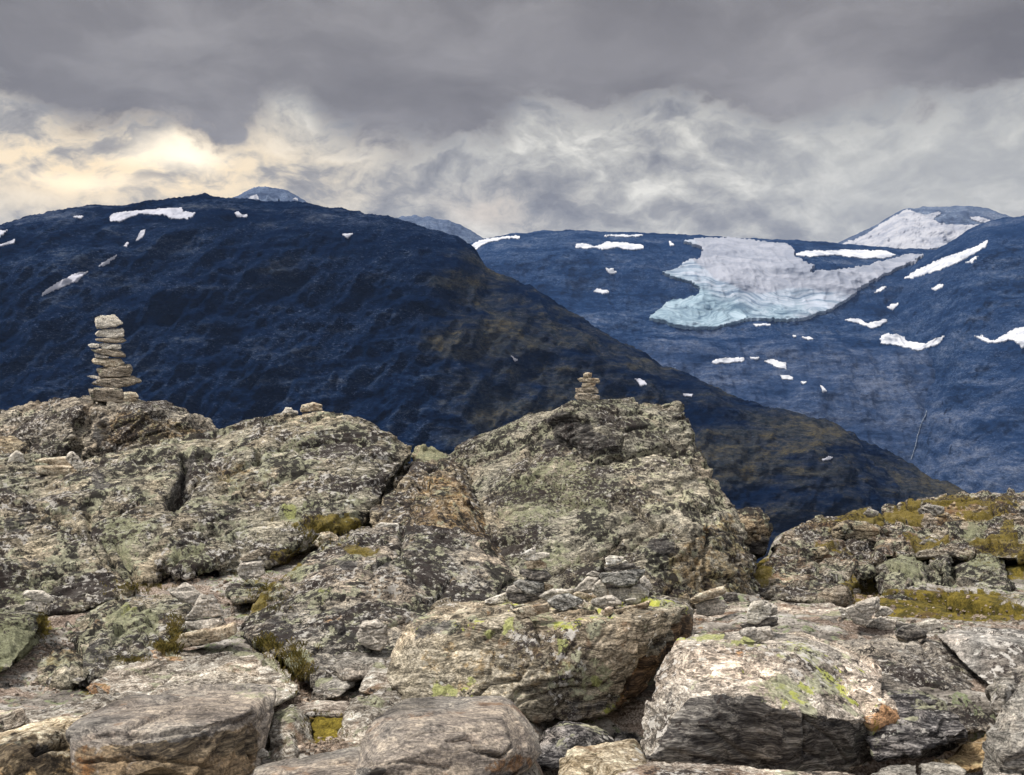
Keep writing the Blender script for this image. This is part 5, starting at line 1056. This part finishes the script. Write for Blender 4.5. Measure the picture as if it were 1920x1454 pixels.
# left cairn on the central boulder
LC = 'stones of the leaning cairn on the left of the flat topped boulder'
lc = [
 ([(133, 537), (200, 530), (310, 548), (345, 575), (330, 630), (262, 648), (155, 610)], 'dark striped bottom stone at left of the leaning cairn on the flat topped boulder', sDark),
 ([(300, 545), (400, 528), (480, 530), (450, 590), (345, 628)], 'dark shadowed bottom stone at right of the leaning cairn on the flat topped boulder', sDark),
 ([(135, 525), (150, 478), (220, 455), (290, 520), (280, 545), (150, 538)], 'dark flat stone leaning behind the foot of the leaning cairn', sGrey),
 ([(198, 447), (260, 405), (400, 425), (478, 442), (482, 520), (395, 552), (312, 538), (268, 482)], 'wedge shaped striped grey stone second from the bottom of the leaning cairn', sStripe),
 ([(478, 448), (520, 452), (572, 472), (560, 508), (485, 520)], 'small brown stone sticking out to the right of the leaning cairn', sTan),
 ([(258, 335), (300, 322), (440, 325), (500, 332), (550, 385), (512, 442), (420, 422), (285, 398)], 'dark lichened slab in the middle of the leaning cairn', sDark),
 ([(298, 258), (380, 232), (450, 228), (515, 272), (500, 322), (330, 318)], 'tan blocky stone above the dark slab of the leaning cairn', sTan),
 ([(262, 228), (380, 172), (480, 165), (532, 178), (530, 205), (440, 238), (340, 258)], 'white flat stone under the top one of the leaning cairn', sPale),
 ([(268, 192), (330, 155), (400, 120), (412, 165), (340, 202), (280, 212)], 'small pointed white top stone of the leaning cairn', sPale)]
column(lc, Zm, LC, 350, None, Y=7.55)
RC = 'stones of the wide cairn in the middle of the flat topped boulder'
rc = [
 ([(1040, 480), (1200, 470), (1340, 462), (1412, 520), (1422, 600), (1330, 630), (1200, 645), (1080, 570)], 'big round shouldered grey base block of the wide cairn on the flat topped boulder', sGrey, 7.62),
 ([(912, 510), (940, 450), (982, 418), (1040, 462), (1052, 565), (960, 572), (920, 545)], 'pale grey upright stone under the left end of the wide cairn slab', sGrey, 7.6),
 ([(738, 525), (800, 450), (872, 393), (962, 402), (960, 460), (900, 542), (840, 535)], 'grey triangular stone left of the wide cairn on the flat topped boulder', sGrey, 7.85),
 ([(1338, 405), (1382, 378), (1420, 420), (1464, 490), (1425, 530), (1385, 510), (1350, 450)], 'grey pointed stone at the right end under the wide cairn slab', sGrey, 7.85),
 ([(973, 390), (1000, 355), (1180, 345), (1300, 335), (1392, 324), (1386, 365), (1335, 390), (1302, 460), (1150, 478), (1000, 442)], 'wide blue grey slab forming the table of the wide cairn', sStripe, 7.55),
 ([(858, 372), (910, 338), (985, 358), (975, 395), (900, 396)], 'small grey stone touching the left end of the wide cairn slab', sGrey, 7.7),
 ([(1018, 315), (1060, 298), (1180, 274), (1290, 272), (1322, 310), (1180, 332), (1050, 345)], 'dark brown lens shaped stone on the table slab of the wide cairn', sDark, 7.6),
 ([(1180, 260), (1215, 240), (1245, 270), (1230, 280), (1190, 280)], 'tiny pale stone behind the top stone of the wide cairn', sPale, 7.75),
 ([(1028, 222), (1070, 207), (1200, 214), (1202, 245), (1150, 268), (1070, 298), (1035, 282)], 'pale pinkish top stone of the wide cairn', sPale, 7.6)]
for k, (pts, lab, mt, Y) in enumerate(rc): stone(Zm(pts), lab, mt, Y=Y - 0.02, group=RC, seed=370 + k)
LG = 'loose stones on the flat topped boulder'
for k, (pts, lab, mt, Y) in enumerate([
 ([(-60, 600), (60, 560), (140, 535), (158, 622), (60, 640), (-60, 632)], 'whitish flat stone at the back left of the flat topped boulder', sPale, 7.75),
 ([(180, 692), (290, 655), (400, 625), (520, 608), (542, 650), (542, 712), (400, 750), (262, 782), (222, 742)], 'brick shaped stone with a tan top at the front edge of the flat topped boulder', sTan, 7.0),
 ([(500, 605), (600, 555), (700, 540), (840, 592), (842, 622), (740, 672), (642, 714), (570, 692), (540, 650)], 'large angular striped grey stone in front of the leaning cairn', sStripe, 7.2),
 ([(430, 572), (500, 530), (540, 505), (745, 498), (742, 530), (600, 590), (500, 602)], 'pale topped slab behind the large angular grey stone', sGrey, 7.5),
 ([(738, 545), (800, 518), (880, 540), (962, 572), (890, 612), (840, 598)], 'low tan stone between the two cairns on the flat topped boulder', sTan, 7.45),
 ([(888, 632), (912, 580), (1000, 570), (1092, 560), (1172, 622), (1168, 648), (1100, 670), (1010, 697), (905, 672)], 'grey faceted stone in front of the wide cairn', sGrey, 7.2),
 ([(1003, 712), (1025, 680), (1062, 660), (1105, 672), (1102, 720), (1052, 753), (1010, 742)], 'small rounded tan pebble at the front edge of the flat topped boulder', sRed, 7.05),
 ([(1100, 700), (1250, 650), (1440, 602), (1420, 670), (1240, 708), (1110, 727)], 'brown splintery slab lying right of the small tan pebble', sTan, 7.3),
 ([(1210, 595), (1310, 585), (1320, 605), (1215, 615)], 'flat whitish chip leaning on the base of the wide cairn', sPale, 7.45)]):
    stone(Zm(pts), lab, mt, Y=Y, group=LG, seed=400 + k)
def Zn(p): return zc(900, 1000, 3.2, p)
for k, (pts, lab, mt, Y, g) in enumerate([
 ([(1288, 425), (1340, 400), (1430, 382), (1482, 440), (1462, 486), (1370, 497), (1300, 482)], 'rounded grey stone right of the flat topped boulder with a plank shaped stone on top', sGrey, 8.3, None),
 ([(1252, 402), (1300, 370), (1460, 323), (1472, 352), (1400, 380), (1300, 412)], 'long plank shaped stone balanced on a rounded grey stone', sTan, 8.25, None),
 ([(1440, 372), (1480, 350), (1540, 360), (1562, 412), (1480, 412)], 'dark stone in shade behind the plank shaped stone', sDark, 8.7, None),
 ([(1198, 380), (1240, 361), (1258, 382), (1262, 400), (1215, 402)], 'little tan stone left of the plank shaped stone', sTan, 8.4, None),
 ([(1553, 592), (1600, 565), (1740, 560), (1765, 622), (1740, 645), (1672, 672), (1632, 642)], 'bottom stone of the three stone cairn on the pale and dark boulder', sGrey, 6.65, 'c'),
 ([(1558, 552), (1620, 522), (1700, 520), (1785, 500), (1787, 545), (1740, 562), (1580, 572)], 'thin dark middle stone of the three stone cairn on the pale and dark boulder', sDark, 6.68, 'c'),
 ([(1700, 400), (1782, 440), (1786, 482), (1740, 502), (1715, 470)], 'narrow side stone leaning against the top of the three stone cairn', sGrey, 6.8, 'c'),
 ([(1602, 532), (1600, 460), (1640, 405), (1690, 398), (1732, 432), (1752, 482), (1700, 525), (1650, 542)], 'rounded pale top stone of the three stone cairn on the pale and dark boulder', sPale, 6.66, 'c')]):
    stone(Zn(pts), lab, mt, Y=Y, group='stones of the three stone cairn on the front boulder' if g else None, seed=420 + k)
def Zr_(p): return zc(1320, 850, 3.2, p)
for k, (pts, lab, mt, Y) in enumerate([
 ([(968, 1040), (1060, 980), (1162, 1000), (1152, 1060), (1080, 1064)], 'dark shaded stone under the big leaning grey stone at right', sGrey, 8.3),
 ([(803, 925), (850, 932), (872, 1000), (832, 992)], 'thin pale flake at the left of the big leaning grey stone', sPale, 8.5),
 ([(850, 935), (950, 885), (1042, 853), (1057, 882), (1042, 930), (962, 1037), (910, 1027), (872, 978)], 'big leaning angular grey stone on the pinkish slab at right', sGrey, 8.0),
 ([(1040, 912), (1100, 915), (1142, 950), (1100, 976), (1020, 986)], 'dark angular stone right of the big leaning grey stone', sGrey, 8.4),
 ([(1148, 1052), (1240, 1018), (1342, 1062), (1332, 1102), (1232, 1132), (1150, 1092)], 'low dark rock right of the leaning grey stone', sDark, 8.1),
 ([(1278, 1025), (1330, 1003), (1392, 990), (1432, 1020), (1432, 1076), (1330, 1078)], 'pale tan block above the smooth grey boulder at right', sPale, 8.6),
 ([(1150, 1100), (1200, 1090), (1235, 1110), (1230, 1140), (1170, 1140)], 'small pinkish stone on the slab below the low dark rock', mCair, 7.9)]):
    stone(Zr_(pts), lab, mt, Y=Y, seed=440 + k)
def Zl(p): return zc(0, 700, 3.0, p)
def Zk(p): return zc(0, 1050, 3.0, p)
for k, (pts, lab, mt, Y, dp) in enumerate([
 (Zl([(1328, 1098), (1360, 1060), (1475, 1045), (1492, 1125), (1440, 1150), (1380, 1168), (1345, 1142)]), 'blocky grey lower stone of the two stone pile in front of the broad outcrop', sGrey, 9.3, None),
 (Zl([(1346, 1045), (1400, 1008), (1480, 983), (1497, 1015), (1440, 1045), (1360, 1057)]), 'tilted pale lichened cap stone of the two stone pile', mCair, 9.3, None),
 (Zk([(943, 502), (1020, 420), (1100, 400), (1200, 390), (1320, 358), (1327, 400), (1240, 457), (1100, 482), (960, 502)]), 'broad tan base stone of the three stone pile at left', sTan, 7.9, None),
 (Zk([(1038, 350), (1150, 330), (1250, 313), (1277, 350), (1200, 387), (1090, 402), (1043, 392)]), 'flat grey middle stone of the three stone pile at left', sGrey, 8.0, None),
 (Zk([(1042, 320), (1090, 262), (1130, 193), (1200, 198), (1228, 250), (1267, 312), (1150, 330), (1052, 337)]), 'pyramid shaped pale top stone of the three stone pile at left', sGrey, 8.0, None),
 (Zk([(953, 180), (1030, 128), (1080, 148), (1142, 200), (1092, 252), (1020, 225)]), 'flat square slab lying behind the three stone pile', sGrey, 8.7, None),
 (Zk([(138, 238), (160, 226), (242, 228), (247, 292), (150, 292)]), 'small dark cube stone under a flat cap at the left edge', sGrey, 8.1, None),
 (Zk([(118, 190), (150, 168), (240, 178), (302, 220), (300, 247), (200, 232)]), 'flat pale cap stone on a small cube stone at the left edge', sPale, 8.1, None),
 (Zk([(470, 218), (490, 188), (516, 200), (517, 242), (475, 242)]), 'single small pale stone set on the brown ground at left', sPale, None, None),
 (Zl([(40, 502), (60, 465), (92, 433), (130, 455), (147, 512)]), 'small pointed pale stone on the far left ledge', sPale, None, None),
 (Zl([(198, 525), (300, 515), (400, 520), (445, 545), (430, 572), (330, 592), (210, 552)]), 'lower tan slab of the stone pair on the far left ledge', sTan, None, None),
 (Zl([(188, 492), (250, 478), (330, 472), (430, 470), (440, 520), (360, 528), (290, 512)]), 'upper orange tinted slab of the stone pair on the far left ledge', sTan, None, None),
 (Zl([(368, 472), (402, 438), (440, 470), (478, 522), (442, 562), (415, 520)]), 'pointed pale stone at the right end of the far left ledge pair', sPale, None, None),
 (Zl([(1688, 218), (1698, 180), (1760, 165), (1812, 175), (1818, 212), (1750, 216)]), 'tan blocky stone on the crest of the broad left outcrop', sTan, None, None),
 (Zl([(1578, 240), (1608, 193), (1640, 193), (1650, 212), (1640, 240)]), 'small grey upright stone on the crest left of the tan block', sPale, None, None),
 (Zl([(1635, 225), (1650, 208), (1678, 212), (1676, 232), (1640, 238)]), 'smallest grey pebble between two stones on the outcrop crest', sGrey, None, None),
 (zc(400, 700, 3.0, [(558, 955), (600, 898), (650, 893), (712, 920), (702, 948), (610, 990)]), 'tan stone sitting in the mossy notch above the tilted lichened slab', sTan, None, None),
 (zc(400, 700, 3.0, [(903, 860), (940, 840), (1040, 843), (1052, 870), (920, 878)]), 'flat pale stone at the top edge of the tilted lichened slab', sPale, None, None),
 (zc(500, 1050, 3.0, [(498, 420), (540, 350), (620, 333), (668, 370), (692, 460), (640, 515), (560, 498), (515, 460)]), 'angular light grey stone leaning left of the flat topped boulder', sGrey, 7.55, None),
 (zc(500, 1050, 3.0, [(1030, 118), (1050, 98), (1065, 105), (1055, 130), (1035, 138)]), 'small orange pebble on the tilted lichened slab', sTan, None, None),
 (zc(0, 1050, 3.0, [(1435, 1085), (1480, 1060), (1515, 1085), (1510, 1110), (1440, 1120)]), 'small grey stone at the bottom next to the purple grey slab', sGrey, 5.75, None)]):
    stone(poly := pts, lab, mt, Y=Y, seed=460 + k, dy=0.06 if Y is None else 0)

for k, (pts, lab, mt, nm) in enumerate([
 ([(765, 460), (800, 425), (870, 408), (970, 412), (1060, 455), (1045, 480), (960, 510), (860, 532), (790, 515)], 'dark brown overhanging slab near the skyline of the right hillside', mB3, 'rock_slab'),
 ([(578, 600), (600, 580), (650, 562), (720, 560), (758, 598), (700, 630), (640, 640)], 'small dark brown rock left of the dark slab on the right hillside', mB3, 'stone'),
 ([(1278, 345), (1300, 322), (1340, 305), (1400, 310), (1445, 322), (1440, 360), (1380, 385), (1310, 388)], 'grey angular boulder standing on yellow moss at the right skyline', mGrey, 'boulder'),
 ([(955, 365), (985, 322), (1020, 345), (1050, 350), (1045, 378), (980, 390)], 'small pointed grey stone on the skyline left of the grey boulder', mGrey, 'stone'),
 ([(1885, 345), (1910, 318), (2000, 310), (2010, 390), (1900, 385)], 'greyish boulder cut by the right edge near the skyline', mGrey, 'boulder'),
 ([(1290, 545), (1320, 520), (1370, 515), (1400, 535), (1380, 555), (1310, 558)], 'small flat grey stone in the middle of the mossy right hillside', mGrey, 'stone')]):
    stone(R_(pts), lab, mt, seed=500 + k, name=nm, cat=nm.replace('_', ' '), dy=0.05)

# tiny cairn on the summit of the dark mountain
def far_cairn():
    h, n = cast(BV['dark_mountain'], 523, 380)
    for k in range(200):
        hh, n = cast(BV['dark_mountain'], 523, 370 + k * .1)
        if hh is not None: h = hh; break
    bm = bmesh.new(); r = random.Random(3)
    z = -1.5
    for k in range(6):
        w_ = 2.3 - k * 0.28; a = []
        for q in range(9):
            th = q / 9 * 6.28; rr = w_ * r.uniform(.8, 1.1)
            a += [(math.cos(th) * rr, math.sin(th) * rr, z + r.uniform(0, .2)), (math.cos(th) * rr * .9, math.sin(th) * rr * .9, z + 1.35)]
        hull_bm(bm, a); z += 1.2
    me = bpy.data.meshes.new('summit_cairn'); bm.to_mesh(me); bm.free(); me.materials.append(m_dark)
    o = link('summit_cairn', me, label='tiny dark cairn silhouetted on the skyline right of the dark mountain summit', cat='cairn'); o.location = h
far_cairn()

# ------------------------------------------------------------------ gravel, grass and moss tufts
rng = np.random.default_rng(7)
def scatter(n, boxes, maker, name, mat, label, cat, zmin=None):
    V = []; Fc = []
    k = 0; tries = 0
    while k < n and tries < n * 6:
        tries += 1
        b = boxes[rng.integers(len(boxes))]
        px = b[0] + rng.normal() * b[2]; py = b[1] + rng.normal() * b[3]
        h = castnear(px, py) if name == 'grass' else cast(BVlist[0], px, py)[0]
        if h is None or h.y > 20: continue
        v, f = maker(h, b)
        o = len(V); V += v; Fc += [tuple(i + o for i in q) for q in f]; k += 1
    me = mesh_np(name, V, Fc, (mat,), smooth=False)
    return link(name, me, label=label, cat=cat, kind='stuff')
m_gravel = rock_mat('gravel_chips', cols=((0.12, 0.10, 0.085), (0.24, 0.20, 0.17), (0.38, 0.33, 0.29)), green=0, black=0, white=0, rust=0.2, seed=33, speck=0.5)
def pebble(h, b):
    s = b[4] * rng.lognormal(0, 0.5); v = []
    for q in range(2):
        for t in range(6):
            th = t / 6 * 6.283 + rng.uniform(-.3, .3); r = s * rng.uniform(.6, 1.1) * (1 if q == 0 else .6)
            v.append((h.x + math.cos(th) * r, h.y + math.sin(th) * r, h.z - s * .3 + (0 if q == 0 else s * rng.uniform(.6, .9))))
    f = [(t, (t + 1) % 6, 6 + (t + 1) % 6, 6 + t) for t in range(6)] + [tuple(range(6, 12))]
    return v, f
scatter(2400, [(600, 1315, 40, 8, .012), (620, 1400, 25, 14, .012), (100, 1285, 90, 12, .012), (420, 1130, 45, 22, .012), (90, 1215, 50, 30, .012), (540, 1290, 40, 14, .012), (800, 1235, 30, 20, .01), (350, 1085, 60, 10, .012), (1480, 1130, 90, 8, .012), (1620, 1110, 90, 25, .013), (1800, 1165, 80, 14, .012), (1600, 1120, 90, 8, .012)],
        pebble, 'gravel', m_gravel, 'loose pale gravel and chips on the brown ground between the rocks', 'gravel')
def tuft(h, b):
    v = []; f = []
    for q in range(7):
        a = rng.uniform(0, 6.283); l = b[4] * rng.uniform(.5, 1.2); w_ = b[4] * 0.045; lean = rng.uniform(.2, .9)
        bx = h.x + rng.normal() * .012; by = h.y + rng.normal() * .012
        dx, dy = math.cos(a), math.sin(a); o = len(v)
        v += [(bx - dy * w_, by + dx * w_, h.z - .005), (bx + dy * w_, by - dx * w_, h.z - .005), (bx + dx * l * lean * .5, by + dy * l * lean * .5, h.z + l * .7), (bx + dx * l * lean, by + dy * l * lean, h.z + l * .85)]
        f += [(o, o + 1, o + 2), (o + 1, o + 3, o + 2)]
    return v, f
m_grass = moss_mat('dry_grass', (0.10, 0.085, 0.02), (0.26, 0.20, 0.06))
scatter(1050, [(535, 1230, 24, 14, .038), (560, 1262, 12, 12, .038), (500, 1210, 14, 7, .035), (610, 1368, 22, 14, .02), (328, 1185, 7, 16, .035), (310, 1215, 10, 5, .035), (245, 1238, 22, 3, .02), (78, 1172, 5, 12, .03), (500, 1115, 30, 20, .03), (250, 1105, 30, 6, .03), (600, 1000, 35, 14, .04), (1430, 1072, 20, 15, .02), (1790, 1130, 60, 10, .02), (1870, 1040, 40, 20, .025)],
        tuft, 'grass', m_grass, 'short yellow brown grass tufts in the cracks between the rocks', 'grass')

# ------------------------------------------------------------------ air between here and the mountains
hz = bpy.data.materials.new('valley_haze'); hz.use_nodes = True; t = NT(hz.node_tree)
pv = t.n('ShaderNodeVolumePrincipled', {'Color': (0.38, 0.55, 0.95, 1), 'Density': HAZE, 'Anisotropy': 0.1})
t.n('ShaderNodeOutputMaterial', {1: pv.outputs[0]})
bm = bmesh.new(); bmesh.ops.create_cube(bm, size=1.0)
for v in bm.verts: v.co = Vector((v.co.x * 44000, v.co.y * 36000 + 2000, -900 + (v.co.z + 0.5) * 2400))
me = bpy.data.meshes.new('haze'); bm.to_mesh(me); bm.free(); me.materials.append(hz)
link('haze', me, label='thin blue haze filling the valley air', cat='haze', kind='stuff')
print('near verts', NV[0])
